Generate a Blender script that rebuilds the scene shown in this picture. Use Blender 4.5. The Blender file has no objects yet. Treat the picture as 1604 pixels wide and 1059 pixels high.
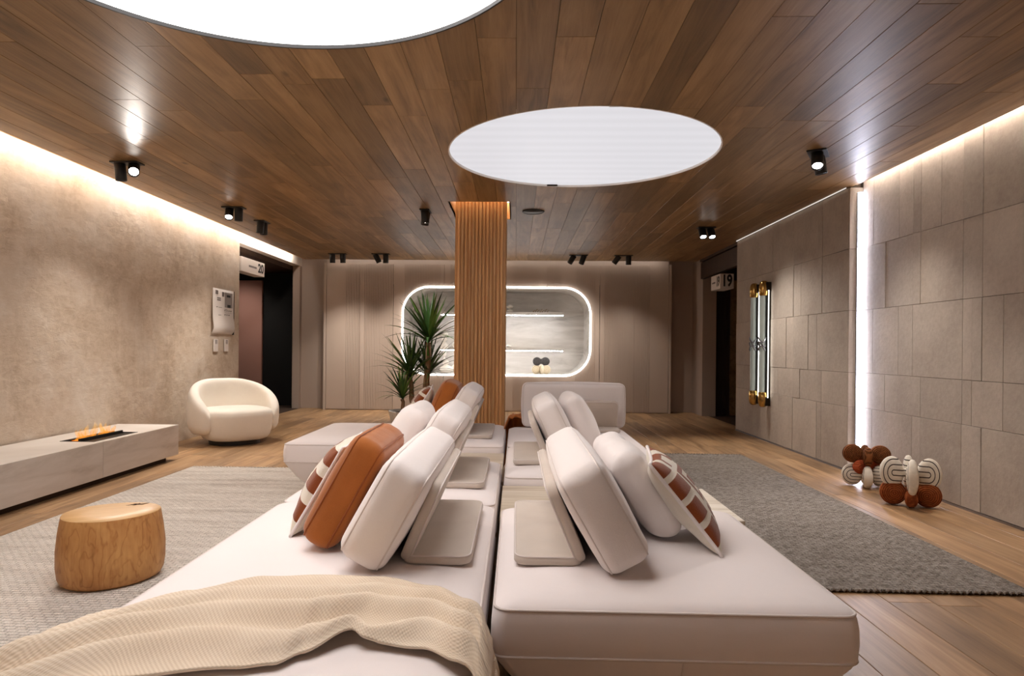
import bpy, bmesh, math, random
from mathutils import Vector, Matrix, noise
PI = math.pi
R = math.radians
random.seed(7)
scn = bpy.context.scene
col = scn.collection

# ------------------------------------------------------------------ camera, world, exposure
CH = 1.12            # eye height
CZ = 2.66            # ceiling height
cam_d = bpy.data.cameras.new('camera')
cam = bpy.data.objects.new('camera', cam_d)
col.objects.link(cam)
cam_d.sensor_width = 36.0
cam_d.lens = 1036.0 / 1604.0 * 36.0
cam_d.shift_x = (802 - 779) / 1604.0
cam_d.shift_y = (545.7 - 529.5) / 1604.0
cam_d.clip_start = 0.05
cam.matrix_world = (Matrix.Translation((0, 0, CH)) @ Matrix.Rotation(0.0281, 4, 'Z')
                    @ Matrix.Rotation(PI / 2, 4, 'X') @ Matrix.Rotation(0.0095, 4, 'Z'))
scn.camera = cam
w = bpy.data.worlds.new('world')
scn.world = w
w.use_nodes = True
w.node_tree.nodes['Background'].inputs[0].default_value = (0.9, 0.85, 0.8, 1)
w.node_tree.nodes['Background'].inputs[1].default_value = 0.05
vs = scn.view_settings
vs.view_transform = 'Standard'
vs.look = 'None'
vs.gamma = 1.0
vs.exposure = 0.68
vs.use_curve_mapping = False
WARM = (1.0, 0.80, 0.60)
NEUT = (1.0, 0.925, 0.85)
COOL = (0.93, 0.92, 1.0)

# ------------------------------------------------------------------ node helpers
def srgb(r, g, b):
    f = lambda c: (c / 255 / 12.92) if c / 255 <= 0.04045 else ((c / 255 + 0.055) / 1.055) ** 2.4
    return (f(r), f(g), f(b), 1)


class NT:
    def __init__(s, name):
        s.m = bpy.data.materials.new(name)
        s.m.use_nodes = True
        s.t = s.m.node_tree
        s.p = s.t.nodes['Principled BSDF']

    def n(s, typ, ins=None, **kw):
        nd = s.t.nodes.new(typ)
        for k, v in kw.items():
            setattr(nd, k, v)
        for k, v in (ins or {}).items():
            if isinstance(v, bpy.types.NodeSocket):
                s.t.links.new(v, nd.inputs[k])
            else:
                nd.inputs[k].default_value = v
        return nd

    def put(s, sock, v):
        if isinstance(v, bpy.types.NodeSocket):
            s.t.links.new(v, s.p.inputs[sock])
        else:
            s.p.inputs[sock].default_value = v

    def math(s, op, a, b=0.0, c=0.0):
        return s.n('ShaderNodeMath', {0: a, 1: b, 2: c}, operation=op).outputs[0]

    def obj(s):
        return s.n('ShaderNodeTexCoord').outputs['Object']

    def vec(s, v, sc=(1, 1, 1), off=None):
        r = s.n('ShaderNodeVectorMath', {0: v, 1: sc}, operation='MULTIPLY').outputs[0]
        if off is not None:
            r = s.n('ShaderNodeVectorMath', {0: r, 1: off}, operation='ADD').outputs[0]
        return r

    def noise(s, v, scale=5, detail=4, rough=0.55, dist=0.0):
        return s.n('ShaderNodeTexNoise', {'Vector': v, 'Scale': scale, 'Detail': detail, 'Roughness': rough, 'Distortion': dist}).outputs['Fac']

    def ramp(s, fac, stops):
        nd = s.n('ShaderNodeValToRGB', {'Fac': fac})
        el = nd.color_ramp.elements
        while len(el) < len(stops):
            el.new(0.5)
        for e, (p, c) in zip(el, stops):
            e.position = p
            e.color = c
        return nd.outputs['Color']

    def mix(s, fac, a, b, mode='MIX'):
        nd = s.n('ShaderNodeMix', data_type='RGBA', blend_type=mode)
        for k, v in ((0, fac), (6, a), (7, b)):
            if isinstance(v, bpy.types.NodeSocket):
                s.t.links.new(v, nd.inputs[k])
            else:
                nd.inputs[k].default_value = v
        return nd.outputs[2]

    def bump(s, h, strength=0.3, dist=0.01, base=None):
        ins = {'Height': h, 'Strength': strength, 'Distance': dist}
        if base is not None:
            ins['Normal'] = base
        o = s.n('ShaderNodeBump', ins).outputs[0]
        s.put('Normal', o)
        return o


def plain(name, c, rough=0.6, metal=0.0, spec=0.5):
    a = NT(name)
    a.put('Base Color', c)
    a.put('Roughness', rough)
    a.put('Metallic', metal)
    a.put('Specular IOR Level', spec)
    return a.m


def emit(name, c, strength):
    a = NT(name)
    a.put('Base Color', (0, 0, 0, 1))
    a.put('Emission Color', (c[0], c[1], c[2], 1))
    a.put('Emission Strength', strength)
    return a.m


def wood_mat(name, c0, c1, c2, rough=0.4, var=0.35, axis=1, sc=1.0, spec=0.5):
    a = NT(name)
    rnd = a.n('ShaderNodeObjectInfo').outputs['Random']
    off = a.n('ShaderNodeCombineXYZ', {0: a.math('MULTIPLY', rnd, 37.0), 1: a.math('MULTIPLY', rnd, 91.0), 2: a.math('MULTIPLY', rnd, 13.0)}).outputs[0]
    st = [9 * sc, 9 * sc, 9 * sc]
    st[axis] = 0.8 * sc
    v = a.vec(a.obj(), tuple(st), off)
    fine = [90 * sc, 90 * sc, 90 * sc]
    fine[axis] = 2.5 * sc
    v2 = a.vec(a.obj(), tuple(fine), off)
    g1 = a.noise(v, 1.0, 5, 0.6, 1.4)
    g2 = a.noise(v2, 1.0, 3, 0.6)
    g3 = a.noise(a.vec(a.obj(), (2.2, 2.2, 2.2), off), 1.0, 2)
    g = a.math('ADD', a.math('MULTIPLY', g1, 0.62), a.math('ADD', a.math('MULTIPLY', g2, 0.18), a.math('MULTIPLY', g3, 0.2)))
    c = a.ramp(g, [(0.34, c0), (0.5, c1), (0.66, c2)])
    # knots
    vo = a.n('ShaderNodeTexVoronoi', {'Vector': a.vec(a.obj(), (2.6, 1.3, 1.0) if axis == 1 else (2.6, 2.6, 1.3), off), 'Scale': 1.0, 'Randomness': 1.0}).outputs['Distance']
    kn = a.n('ShaderNodeMapRange', {0: vo, 1: 0.015, 2: 0.075, 3: 0.75, 4: 0.0}).outputs[0]
    c = a.mix(kn, c, tuple(x * 0.35 for x in c0[:3]) + (1,))
    br = a.n('ShaderNodeMapRange', {0: rnd, 1: 0.0, 2: 1.0, 3: 1.0 - var, 4: 1.0 + var}).outputs[0]
    brc = a.n('ShaderNodeCombineColor', {0: br, 1: br, 2: br}).outputs[0]
    c = a.mix(1.0, c, brc, 'MULTIPLY')
    a.put('Base Color', c)
    a.put('Roughness', rough)
    a.put('Specular IOR Level', spec)
    a.bump(g2, 0.12, 0.004)
    return a.m


def fabric_mat(name, c, rough=0.95, scale=700, bump=0.15, var=0.06, sheen=0.25, mott=6):
    a = NT(name)
    o = a.obj()
    n1 = a.noise(o, scale, 2)
    n2 = a.noise(o, mott, 3)
    k = a.math('ADD', a.math('MULTIPLY', n1, 0.5), a.math('MULTIPLY', n2, 0.5))
    lo = tuple(x * (1 - var) for x in c[:3]) + (1,)
    hi = tuple(min(1, x * (1 + var)) for x in c[:3]) + (1,)
    a.put('Base Color', a.ramp(k, [(0.35, lo), (0.65, hi)]))
    a.put('Roughness', rough)
    a.put('Specular IOR Level', 0.15)
    a.put('Sheen Weight', sheen)
    a.put('Sheen Roughness', 0.5)
    n3 = a.noise(o, 22, 3)
    a.bump(a.math('ADD', a.math('MULTIPLY', n1, 0.3), n3), bump, 0.004)
    return a.m


def plaster_mat():
    a = NT('plaster')
    o = a.obj()
    n1 = a.noise(o, 0.9, 6, 0.62, 0.6)
    n2 = a.noise(o, 3.2, 6, 0.7, 0.4)
    n3 = a.noise(a.vec(o, (1, 0.7, 1.6)), 15, 8, 0.72, 0.8)
    k = a.math('ADD', a.math('MULTIPLY', n1, 0.5), a.math('ADD', a.math('MULTIPLY', n2, 0.3), a.math('MULTIPLY', n3, 0.2)))
    a.put('Base Color', a.ramp(k, [(0.34, srgb(168, 146, 124)), (0.48, srgb(202, 184, 164)), (0.62, srgb(216, 204, 190))]))
    a.put('Roughness', 0.9)
    a.put('Specular IOR Level', 0.2)
    sm = a.noise(o, 0.8, 2)
    amt = a.n('ShaderNodeMapRange', {0: sm, 1: 0.35, 2: 0.65, 3: 0.25, 4: 1.0}).outputs[0]
    a.bump(a.math('MULTIPLY', a.math('ADD', a.math('MULTIPLY', n3, 0.8), n2), amt), 0.4, 0.02)
    return a.m


def stone_mat(name, lo, hi, sc=2.0, rough=0.8, bump=0.4):
    a = NT(name)
    rnd = a.n('ShaderNodeObjectInfo').outputs['Random']
    off = a.n('ShaderNodeCombineXYZ', {0: a.math('MULTIPLY', rnd, 31.0), 1: a.math('MULTIPLY', rnd, 17.0), 2: 0.0}).outputs[0]
    o = a.vec(a.obj(), (1, 1, 1), off)
    n1 = a.noise(o, sc, 5, 0.6)
    n2 = a.noise(o, sc * 14, 4, 0.65)
    k = a.math('ADD', a.math('MULTIPLY', n1, 0.65), a.math('MULTIPLY', n2, 0.35))
    c = a.ramp(k, [(0.35, lo), (0.65, hi)])
    br = a.n('ShaderNodeMapRange', {0: rnd, 1: 0.0, 2: 1.0, 3: 0.94, 4: 1.05}).outputs[0]
    c = a.mix(1.0, c, a.n('ShaderNodeCombineColor', {0: br, 1: br, 2: br}).outputs[0], 'MULTIPLY')
    a.put('Base Color', c)
    a.put('Roughness', rough)
    a.put('Specular IOR Level', 0.3)
    a.bump(n2, bump, 0.006)
    return a.m


def marble_mat(name, lo, mid, hi, st=(0.7, 0.7, 6.0), rough=0.4):
    a = NT(name)
    o = a.obj()
    n1 = a.noise(a.vec(o, st), 1.6, 6, 0.62, 0.9)
    n2 = a.noise(a.vec(o, tuple(x * 4 for x in st)), 1.0, 4, 0.6, 0.5)
    k = a.math('ADD', a.math('MULTIPLY', n1, 0.75), a.math('MULTIPLY', n2, 0.25))
    a.put('Base Color', a.ramp(k, [(0.3, lo), (0.48, mid), (0.68, hi)]))
    a.put('Roughness', rough)
    return a.m


def rug_mat(name, cols, period, bands=False):
    a = NT(name)
    o = a.obj()
    br = a.n('ShaderNodeTexBrick', {'Vector': a.n('ShaderNodeVectorMath', {0: o, 1: (0.4, 0.4, 0.0)}, operation='ADD').outputs[0],
                                    'Color1': (1, 1, 1, 1), 'Color2': (0.62, 0.62, 0.62, 1), 'Mortar': (0.12, 0.12, 0.12, 1),
                                    'Scale': 1.0, 'Mortar Size': period * 0.13, 'Mortar Smooth': 0.8,
                                    'Brick Width': period * 1.9, 'Row Height': period}).outputs['Color']
    n1 = a.noise(a.vec(o, (1, 1.6, 1)), 170, 2)
    n2 = a.noise(a.vec(o, (1.0, 9.0, 1)), 1.2, 4, 0.6)
    n3 = a.noise(o, 38, 3, 0.7)
    k = a.math('ADD', a.math('MULTIPLY', n1, 0.38), a.math('ADD', a.math('MULTIPLY', n2, 0.37 if bands else 0.12), a.math('MULTIPLY', n3, 0.25 if bands else 0.5)))
    c = a.ramp(k, [(0.36, cols[0]), (0.48, cols[1]), (0.60, cols[2])])
    c = a.mix(0.3, c, br, 'MULTIPLY')
    a.put('Base Color', c)
    a.put('Roughness', 1.0)
    a.put('Specular IOR Level', 0.05)
    h = a.n('ShaderNodeRGBToBW', {0: br}).outputs[0]
    a.bump(a.math('ADD', h, a.math('MULTIPLY', n1, 0.5)), 0.9, 0.012)
    return a.m


def knit_mat():
    a = NT('knit')
    uv = a.n('ShaderNodeTexCoord').outputs['UV']
    sep = a.n('ShaderNodeSeparateXYZ', {0: uv})
    u = a.math('SINE', a.math('MULTIPLY', sep.outputs[0], 2 * PI * 165))
    v = a.math('SINE', a.math('MULTIPLY', sep.outputs[1], 2 * PI * 125))
    k = a.math('MULTIPLY', u, v)
    k = a.math('ADD', a.math('MULTIPLY', k, 0.5), 0.5)
    n = a.noise(a.obj(), 5, 3)
    kk = a.math('ADD', a.math('MULTIPLY', k, 0.45), a.math('MULTIPLY', n, 0.55))
    a.put('Base Color', a.ramp(kk, [(0.2, srgb(206, 184, 158)), (0.5, srgb(226, 207, 184)), (0.8, srgb(238, 223, 203))]))
    a.put('Roughness', 1.0)
    a.put('Specular IOR Level', 0.1)
    a.put('Sheen Weight', 0.2)
    a.bump(k, 0.35, 0.003)
    return a.m


def attr_mat(name, lo, hi):
    a = NT(name)
    at = a.n('ShaderNodeAttribute', attribute_name='tuft').outputs['Fac']
    n = a.noise(a.obj(), 260, 2)
    c = a.ramp(a.math('ADD', at, a.math('MULTIPLY', a.math('SUBTRACT', n, 0.5), 0.25)), [(0.45, lo), (0.55, hi)])
    a.put('Base Color', c)
    a.put('Roughness', 1.0)
    a.put('Specular IOR Level', 0.05)
    a.put('Sheen Weight', 0.3)
    a.bump(n, 0.5, 0.004)
    return a.m


def loop_mat(name, base, line, c, per, frac=0.22, zk=1.0):
    # U-shaped inlaid lines round each lobe of a dumbbell form (local x = axis, z = height)
    a = NT(name)
    s = a.n('ShaderNodeSeparateXYZ', {0: a.obj()})
    ax = a.math('MAXIMUM', a.math('SUBTRACT', a.math('ABSOLUTE', s.outputs[0]), c), 0.0)
    d = a.math('SQRT', a.math('ADD', a.math('MULTIPLY', ax, ax), a.math('MULTIPLY', a.math('MULTIPLY', s.outputs[2], s.outputs[2]), zk * zk)))
    fr = a.math('FRACT', a.math('DIVIDE', d, per))
    ln = a.math('LESS_THAN', a.math('ABSOLUTE', a.math('SUBTRACT', fr, 0.5)), frac * 0.5)
    n = a.noise(a.obj(), 40, 3)
    b = a.ramp(n, [(0.3, tuple(x * 0.85 for x in base[:3]) + (1,)), (0.7, base)])
    a.put('Base Color', a.mix(ln, b, line))
    a.put('Roughness', 0.8)
    a.bump(a.math('SUBTRACT', 1.0, ln), 0.4, 0.004)
    return a.m


def ring_mat(name, lo, hi, per):
    a = NT(name)
    o = a.obj()
    s = a.n('ShaderNodeSeparateXYZ', {0: o})
    ax = a.math('SUBTRACT', a.math('ABSOLUTE', s.outputs[0]), 0.10)
    d = a.math('SQRT', a.math('ADD', a.math('MULTIPLY', ax, ax), a.math('MULTIPLY', s.outputs[2], s.outputs[2])))
    k = a.math('SINE', a.math('MULTIPLY', d, 2 * PI / per))
    n = a.noise(o, 60, 3)
    kk = a.math('ADD', a.math('MULTIPLY', k, 0.25), n)
    a.put('Base Color', a.ramp(kk, [(0.3, lo), (0.7, hi)]))
    a.put('Roughness', 0.95)
    a.put('Specular IOR Level', 0.1)
    a.bump(k, 0.6, 0.004)
    return a.m


MT = {}
MT['ceil'] = wood_mat('ceiling_oak', srgb(103, 77, 47), srgb(139, 107, 70), srgb(160, 128, 89), 0.42, 0.30, spec=0.4)
MT['floor'] = wood_mat('floor_oak', srgb(116, 87, 58), srgb(156, 121, 85), srgb(180, 146, 108), 0.42, 0.24)
MT['slat'] = wood_mat('slat_pine', srgb(186, 136, 84), srgb(214, 164, 108), srgb(230, 188, 138), 0.5, 0.16, axis=2, sc=1.3)
def stump_mat():
    a = NT('stump_wood')
    o = a.obj()
    nz = a.noise(a.vec(o, (1.2, 1.2, 0.55)), 4.0, 4, 0.55)
    dist = a.math('ADD', a.math('MULTIPLY', a.n('ShaderNodeSeparateXYZ', {0: o}).outputs[0], 5.0), a.math('MULTIPLY', nz, 9.0))
    w1 = a.math('ABSOLUTE', a.math('SINE', a.math('MULTIPLY', dist, 4.5)))
    fine = a.noise(a.vec(o, (60, 60, 8)), 1.0, 3)
    big = a.noise(o, 6, 3)
    line = a.n('ShaderNodeMapRange', {0: w1, 1: 0.0, 2: 0.55, 3: 0.0, 4: 1.0}).outputs[0]
    k = a.math('ADD', a.math('MULTIPLY', line, 0.14), a.math('ADD', a.math('MULTIPLY', fine, 0.36), a.math('MULTIPLY', big, 0.55)))
    a.put('Base Color', a.ramp(k, [(0.25, srgb(128, 78, 34)), (0.5, srgb(178, 122, 66)), (0.72, srgb(204, 152, 92))]))
    a.put('Roughness', 0.5)
    a.bump(k, 0.2, 0.006)
    return a.m


MT['stump'] = stump_mat()
MT['stumptop'] = wood_mat('stump_top_wood', srgb(176, 126, 74), srgb(206, 162, 106), srgb(218, 178, 126), 0.45, 0.02, axis=0, sc=0.8)
MT['plaster'] = plaster_mat()
MT['panel'] = stone_mat('stone_panel', srgb(166, 153, 141), srgb(190, 178, 165))
MT['joint'] = plain('joint_dark', srgb(92, 80, 70), 0.9)
MT['sub'] = plain('subfloor', srgb(60, 42, 28), 0.9)
MT['taupe'] = plain('taupe_lacquer', srgb(190, 172, 157), 0.55, spec=0.3)
MT['taupe2'] = plain('taupe_wall', srgb(172, 153, 139), 0.8)
MT['white'] = plain('white_paint', srgb(235, 228, 220), 0.8)
MT['black'] = plain('black_metal', srgb(22, 21, 21), 0.45)
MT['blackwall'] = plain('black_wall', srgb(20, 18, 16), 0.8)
MT['pink'] = plain('pink_plaster', srgb(196, 146, 130), 0.9)
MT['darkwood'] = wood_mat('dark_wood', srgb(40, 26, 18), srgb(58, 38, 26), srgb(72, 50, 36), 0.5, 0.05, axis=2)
MT['marble'] = marble_mat('bench_stone', srgb(176, 163, 150), srgb(204, 194, 184), srgb(218, 210, 202), (0.6, 0.6, 3.4))
MT['niche'] = marble_mat('niche_marble', srgb(150, 143, 135), srgb(190, 184, 176), srgb(212, 207, 200), (0.5, 0.5, 2.6), 0.5)
MT['travertine'] = marble_mat('travertine', srgb(158, 138, 112), srgb(206, 190, 168), srgb(232, 222, 208), (0.4, 7.0, 0.4), 0.45)
MT['sofa'] = fabric_mat('sofa_fabric', srgb(240, 230, 227), scale=500, bump=0.10, var=0.02, mott=3)
MT['seam'] = fabric_mat('seam_fabric', srgb(222, 210, 204), scale=500, bump=0.05, var=0.02)
MT['cush'] = fabric_mat('cushion_fabric', srgb(240, 231, 227), scale=500, bump=0.5, var=0.02, mott=3)
MT['bracket'] = fabric_mat('bracket_fabric', srgb(205, 192, 180), scale=900, bump=0.2, var=0.07)
MT['boucle'] = fabric_mat('boucle', srgb(236, 228, 216), scale=240, bump=0.25, var=0.03)
MT['orange'] = fabric_mat('orange_velvet', srgb(170, 99, 44), scale=400, bump=0.3, var=0.10, sheen=0.3, mott=9)
MT['orangeseam'] = fabric_mat('orange_seam', srgb(146, 78, 32), scale=400, bump=0.2, var=0.08)
MT['pattern'] = attr_mat('tufted_pattern', srgb(228, 218, 202), srgb(136, 68, 28))
MT['knit'] = knit_mat()
MT['rugL'] = rug_mat('rug_beige', [srgb(184, 170, 158), srgb(226, 216, 205), srgb(240, 233, 224)], 0.024, True)
MT['rugR'] = rug_mat('rug_grey', [srgb(98, 89, 82), srgb(146, 136, 127), srgb(178, 169, 160)], 0.024)
MT['leaf'] = None
MT['trunk'] = wood_mat('trunk_bark', srgb(96, 74, 52), srgb(136, 108, 80), srgb(160, 132, 100), 0.9, 0.1, axis=2, sc=2)
MT['soil'] = plain('soil', srgb(58, 42, 32), 1.0)
MT['potgrey'] = plain('pot_grey', srgb(206, 202, 196), 0.6)
MT['brass'] = plain('brass', srgb(196, 158, 92), 0.22, 1.0)
MT['bronze'] = plain('dark_bronze', srgb(42, 36, 30), 0.4, 0.8)
MT['signwhite'] = plain('sign_white', srgb(222, 212, 204), 0.6)
MT['ink'] = plain('ink', srgb(28, 26, 26), 0.7)
MT['inkgrey'] = plain('ink_grey', srgb(120, 112, 108), 0.7)
MT['phototone'] = plain('photo_grey', srgb(150, 142, 138), 0.7)
MT['ceramic'] = plain('white_ceramic', srgb(236, 230, 220), 0.5)
MT['steel'] = plain('brushed_steel', srgb(150, 150, 156), 0.35, 1.0)
a_ = NT('leaf_green')
rn_ = a_.n('ShaderNodeObjectInfo').outputs['Random']
a_.put('Base Color', a_.ramp(rn_, [(0.0, srgb(34, 58, 30)), (0.6, srgb(58, 92, 42)), (1.0, srgb(96, 128, 58))]))
a_.put('Roughness', 0.38)
MT['leaf'] = a_.m
gl_ = NT('tube_glass')
gl_.put('Base Color', (0.34, 0.37, 0.33, 1))
gl_.put('Roughness', 0.12)
gl_.put('Transmission Weight', 0.25)
gl_.put('Emission Color', (0.9, 0.95, 0.88, 1))
gl_.put('Emission Strength', 0.04)
MT['glass'] = gl_.m

# ------------------------------------------------------------------ mesh helpers
def mesh(name, vs_, fs, smooth=False):
    me = bpy.data.meshes.new(name)
    me.from_pydata([tuple(v) for v in vs_], [], fs)
    me.validate()
    if smooth:
        me.polygons.foreach_set('use_smooth', [True] * len(me.polygons))
    me.update()
    return me


def obj(name, me, mat=None, parent=None, loc=(0, 0, 0), rot=(0, 0, 0)):
    o = bpy.data.objects.new(name, me)
    col.objects.link(o)
    if mat is not None and not me.materials:
        me.materials.append(mat)
    o.location = loc
    o.rotation_euler = rot
    if parent is not None:
        o.parent = parent
    return o


def tag(o, label=None, cat=None, group=None, kind=None):
    for k, v in (('label', label), ('category', cat), ('group', group), ('kind', kind)):
        if v:
            o[k] = v
    return o


def thing(name, label, cat, loc=(0, 0, 0), rz=0.0, group=None):
    o = bpy.data.objects.new(name, None)
    col.objects.link(o)
    o.location = loc
    o.rotation_euler = (0, 0, rz)
    o.empty_display_size = 0.1
    return tag(o, label, cat, group)


def struct(name, me, mat, label=None):
    o = obj(name, me, mat)
    return tag(o, label, None, None, 'structure')


def from_bm(name, bm, smooth=False):
    me = bpy.data.meshes.new(name)
    bm.to_mesh(me)
    bm.free()
    if smooth:
        me.polygons.foreach_set('use_smooth', [True] * len(me.polygons))
    return me


class MB:
    """collects simple shapes into one mesh"""
    def __init__(s):
        s.v, s.f = [], []

    def add(s, v, f):
        b = len(s.v)
        s.v += [tuple(x) for x in v]
        s.f += [[i + b for i in q] for q in f]
        return s

    def box(s, x0, x1, y0, y1, z0, z1):
        v = [(x, y, z) for z in (z0, z1) for y in (y0, y1) for x in (x0, x1)]
        return s.add(v, [(0, 2, 3, 1), (4, 5, 7, 6), (0, 1, 5, 4), (2, 6, 7, 3), (0, 4, 6, 2), (1, 3, 7, 5)])

    def tube(s, pts, r, n=8, closed=False, caps=True):
        pts = [Vector(p) for p in pts]
        m = len(pts)
        rad = r if isinstance(r, (list, tuple)) else [r] * m
        vv, ff = [], []
        prev = None
        for i, p in enumerate(pts):
            if closed:
                t = (pts[(i + 1) % m] - pts[i - 1]).normalized()
            else:
                t = (pts[min(i + 1, m - 1)] - pts[max(i - 1, 0)]).normalized()
            if prev is None:
                up = Vector((0, 0, 1)) if abs(t.z) < 0.9 else Vector((1, 0, 0))
                a = t.cross(up).normalized()
            else:
                a = (prev - t * prev.dot(t)).normalized()
            prev = a
            b = t.cross(a)
            for k in range(n):
                th = 2 * PI * k / n
                vv.append(p + (a * math.cos(th) + b * math.sin(th)) * rad[i])
        for i in range(m if closed else m - 1):
            j = (i + 1) % m
            for k in range(n):
                k2 = (k + 1) % n
                ff.append((i * n + k, i * n + k2, j * n + k2, j * n + k))
        if not closed and caps:
            ff.append(tuple(range(n - 1, -1, -1)))
            ff.append(tuple((m - 1) * n + k for k in range(n)))
        return s.add(vv, ff)

    def lathe(s, prof, n=24, c=(0, 0, 0), sx=1.0, sy=1.0, caps=True):
        vv, ff = [], []
        for r, z in prof:
            for k in range(n):
                th = 2 * PI * k / n
                vv.append((c[0] + r * math.cos(th) * sx, c[1] + r * math.sin(th) * sy, c[2] + z))
        for i in range(len(prof) - 1):
            for k in range(n):
                k2 = (k + 1) % n
                ff.append((i * n + k, i * n + k2, (i + 1) * n + k2, (i + 1) * n + k))
        if caps and prof[0][0] > 1e-4:
            ff.append(tuple(range(n - 1, -1, -1)))
        if caps and prof[-1][0] > 1e-4:
            ff.append(tuple((len(prof) - 1) * n + k for k in range(n)))
        return s.add(vv, ff)

    def me(s, name, smooth=False):
        return mesh(name, s.v, s.f, smooth)

    def build(s, name, mat, parent=None, smooth=False, loc=(0, 0, 0), rot=(0, 0, 0)):
        return obj(name, s.me(name, smooth), mat, parent, loc, rot)


def box_me(name, sx, sy, sz, bev=0.0, seg=1):
    bm = bmesh.new()
    bmesh.ops.create_cube(bm, size=1.0)
    for v in bm.verts:
        v.co = Vector((v.co.x * sx, v.co.y * sy, v.co.z * sz))
    if bev:
        bmesh.ops.bevel(bm, geom=list(bm.edges), offset=bev, segments=seg, profile=0.5, affect='EDGES')
    return from_bm(name, bm, False)


def rrect(wx, wy, r, n=6):
    """rounded rectangle outline, centred, counter-clockwise"""
    r = max(0.001, min(r, wx / 2 - 1e-3, wy / 2 - 1e-3))
    out = []
    for cx, cy, a0 in ((wx / 2 - r, wy / 2 - r, 0), (-wx / 2 + r, wy / 2 - r, PI / 2), (-wx / 2 + r, -wy / 2 + r, PI), (wx / 2 - r, -wy / 2 + r, 1.5 * PI)):
        for k in range(n + 1):
            a = a0 + PI / 2 * k / n
            out.append((cx + r * math.cos(a), cy + r * math.sin(a)))
    return out


def densify(o, step):
    out = []
    m = len(o)
    for i in range(m):
        a, b = Vector(o[i]), Vector(o[(i + 1) % m])
        k = max(1, int((b - a).length / step))
        for j in range(k):
            out.append(tuple(a.lerp(b, j / k)))
    return out


def loft(rings, cap0=True, cap1=True):
    m = MB()
    n = len(rings[0])
    v = [p for r in rings for p in r]
    f = []
    for i in range(len(rings) - 1):
        for k in range(n):
            k2 = (k + 1) % n
            f.append((i * n + k, i * n + k2, (i + 1) * n + k2, (i + 1) * n + k))
    if cap0:
        f.append(tuple(range(n - 1, -1, -1)))
    if cap1:
        f.append(tuple((len(rings) - 1) * n + k for k in range(n)))
    return m.add(v, f)


def softbox(sx, sy, sz, r, bulge=(0, 0, 0), n=16, wr=0.0, seed=0, wf=9.0):
    """rounded, slightly inflated box as a smooth grid; origin in its centre"""
    bm = bmesh.new()
    bmesh.ops.create_cube(bm, size=2.0)
    bmesh.ops.subdivide_edges(bm, edges=list(bm.edges), cuts=n, use_grid_fill=True)
    h = Vector((sx / 2, sy / 2, sz / 2))
    r = min(r, 0.94 * min(h))
    for v in bm.verts:
        c = v.co
        p = Vector()
        for i in range(3):
            u = abs(c[i])
            p[i] = math.copysign(u / 0.62 * (h[i] - r) if u < 0.62 else h[i] - r + r * math.tan(PI / 4 * (u - 0.62) / 0.38), c[i])
        inner = Vector([max(-h[i] + r, min(h[i] - r, p[i])) for i in range(3)])
        d = p - inner
        if d.length > 1e-6:
            k = d.normalized() * r
            p = inner + k
        nx, ny, nz = p.x / h.x, p.y / h.y, p.z / h.z
        p.x += bulge[0] * nx * max(0, 1 - ny * ny) * max(0, 1 - nz * nz)
        p.y += bulge[1] * ny * max(0, 1 - nx * nx) * max(0, 1 - nz * nz)
        p.z += bulge[2] * nz * max(0, 1 - nx * nx) * max(0, 1 - ny * ny)
        if wr:
            nn = d.normalized() if d.length > 1e-6 else Vector((0, 0, 1))
            e = noise.noise(Vector((p.x * wf + seed, p.y * wf * 1.7, p.z * wf * 0.7))) + 0.5 * noise.noise(Vector((p.x * wf * 2.3, p.y * wf * 3 + seed, p.z * wf * 1.4)))
            p += nn * wr * e
        v.co = p
    return from_bm('softbox', bm, True)


# ------------------------------------------------------------------ the setting: floor and ceiling
XL, XR, YB, Y0 = -3.92, 3.22, 11.98, -1.6
fl = MB()
fl.box(-6.2, 4.4, Y0, 13.2, -0.08, -0.0165)
floor = struct('floor', fl.me('floor'), MT['sub'], 'brown oak plank floor')
plank_cache = {}


def plank_me(wd, ln, tag_):
    k = (round(wd, 3), round(ln, 3), tag_)
    if k not in plank_cache:
        plank_cache[k] = box_me('plank', wd - 0.0025, ln - 0.0025, 0.016, 0.0016)
        plank_cache[k].materials.append(MT[tag_])
    return plank_cache[k]


PW = 0.2
nrow = int(round((XR - 0.0 - XL) / PW)) + 1
for i in range(nrow):
    x0 = XL + i * PW
    if x0 > 3.2:
        break
    y = Y0 - random.uniform(0, 1.6)
    while y < 12.0:
        ln = random.choice((1.6, 2.0, 2.4))
        obj('plank', plank_me(PW, ln, 'floor'), None, floor, (x0 + PW / 2, y + ln / 2, -0.008))
        y += ln
# passages beyond the two openings
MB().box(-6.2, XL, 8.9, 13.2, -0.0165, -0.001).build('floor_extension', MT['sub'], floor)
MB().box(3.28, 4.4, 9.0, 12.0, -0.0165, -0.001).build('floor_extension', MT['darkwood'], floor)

# ceiling with two round light openings and the column recess
CIRC = [(-1.0, 2.24, 1.15), (0.507, 5.25, 1.05)]
HX0, HX1, HY0, HY1 = -0.715, -0.085, 6.945, 7.885
CX0, CX1, CY1 = -3.74, 3.125, 11.58
sl = MB()
sl.box(CX0 + 0.01, CX1 - 0.01, Y0, HY0 - 0.02, CZ + 0.03, CZ + 0.05)
sl.box(CX0 + 0.01, CX1 - 0.01, HY1 + 0.02, CY1 - 0.01, CZ + 0.03, CZ + 0.05)
sl.box(CX0 + 0.01, HX0 - 0.02, HY0 - 0.02, HY1 + 0.02, CZ + 0.03, CZ + 0.05)
sl.box(HX1 + 0.02, CX1 - 0.01, HY0 - 0.02, HY1 + 0.02, CZ + 0.03, CZ + 0.05)
sl.box(-4.1, 3.6, Y0, 12.2, 3.0, 3.06)
ceiling = struct('ceiling', sl.me('ceiling'), MT['sub'], 'brown oak plank ceiling with two round light openings')


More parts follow.
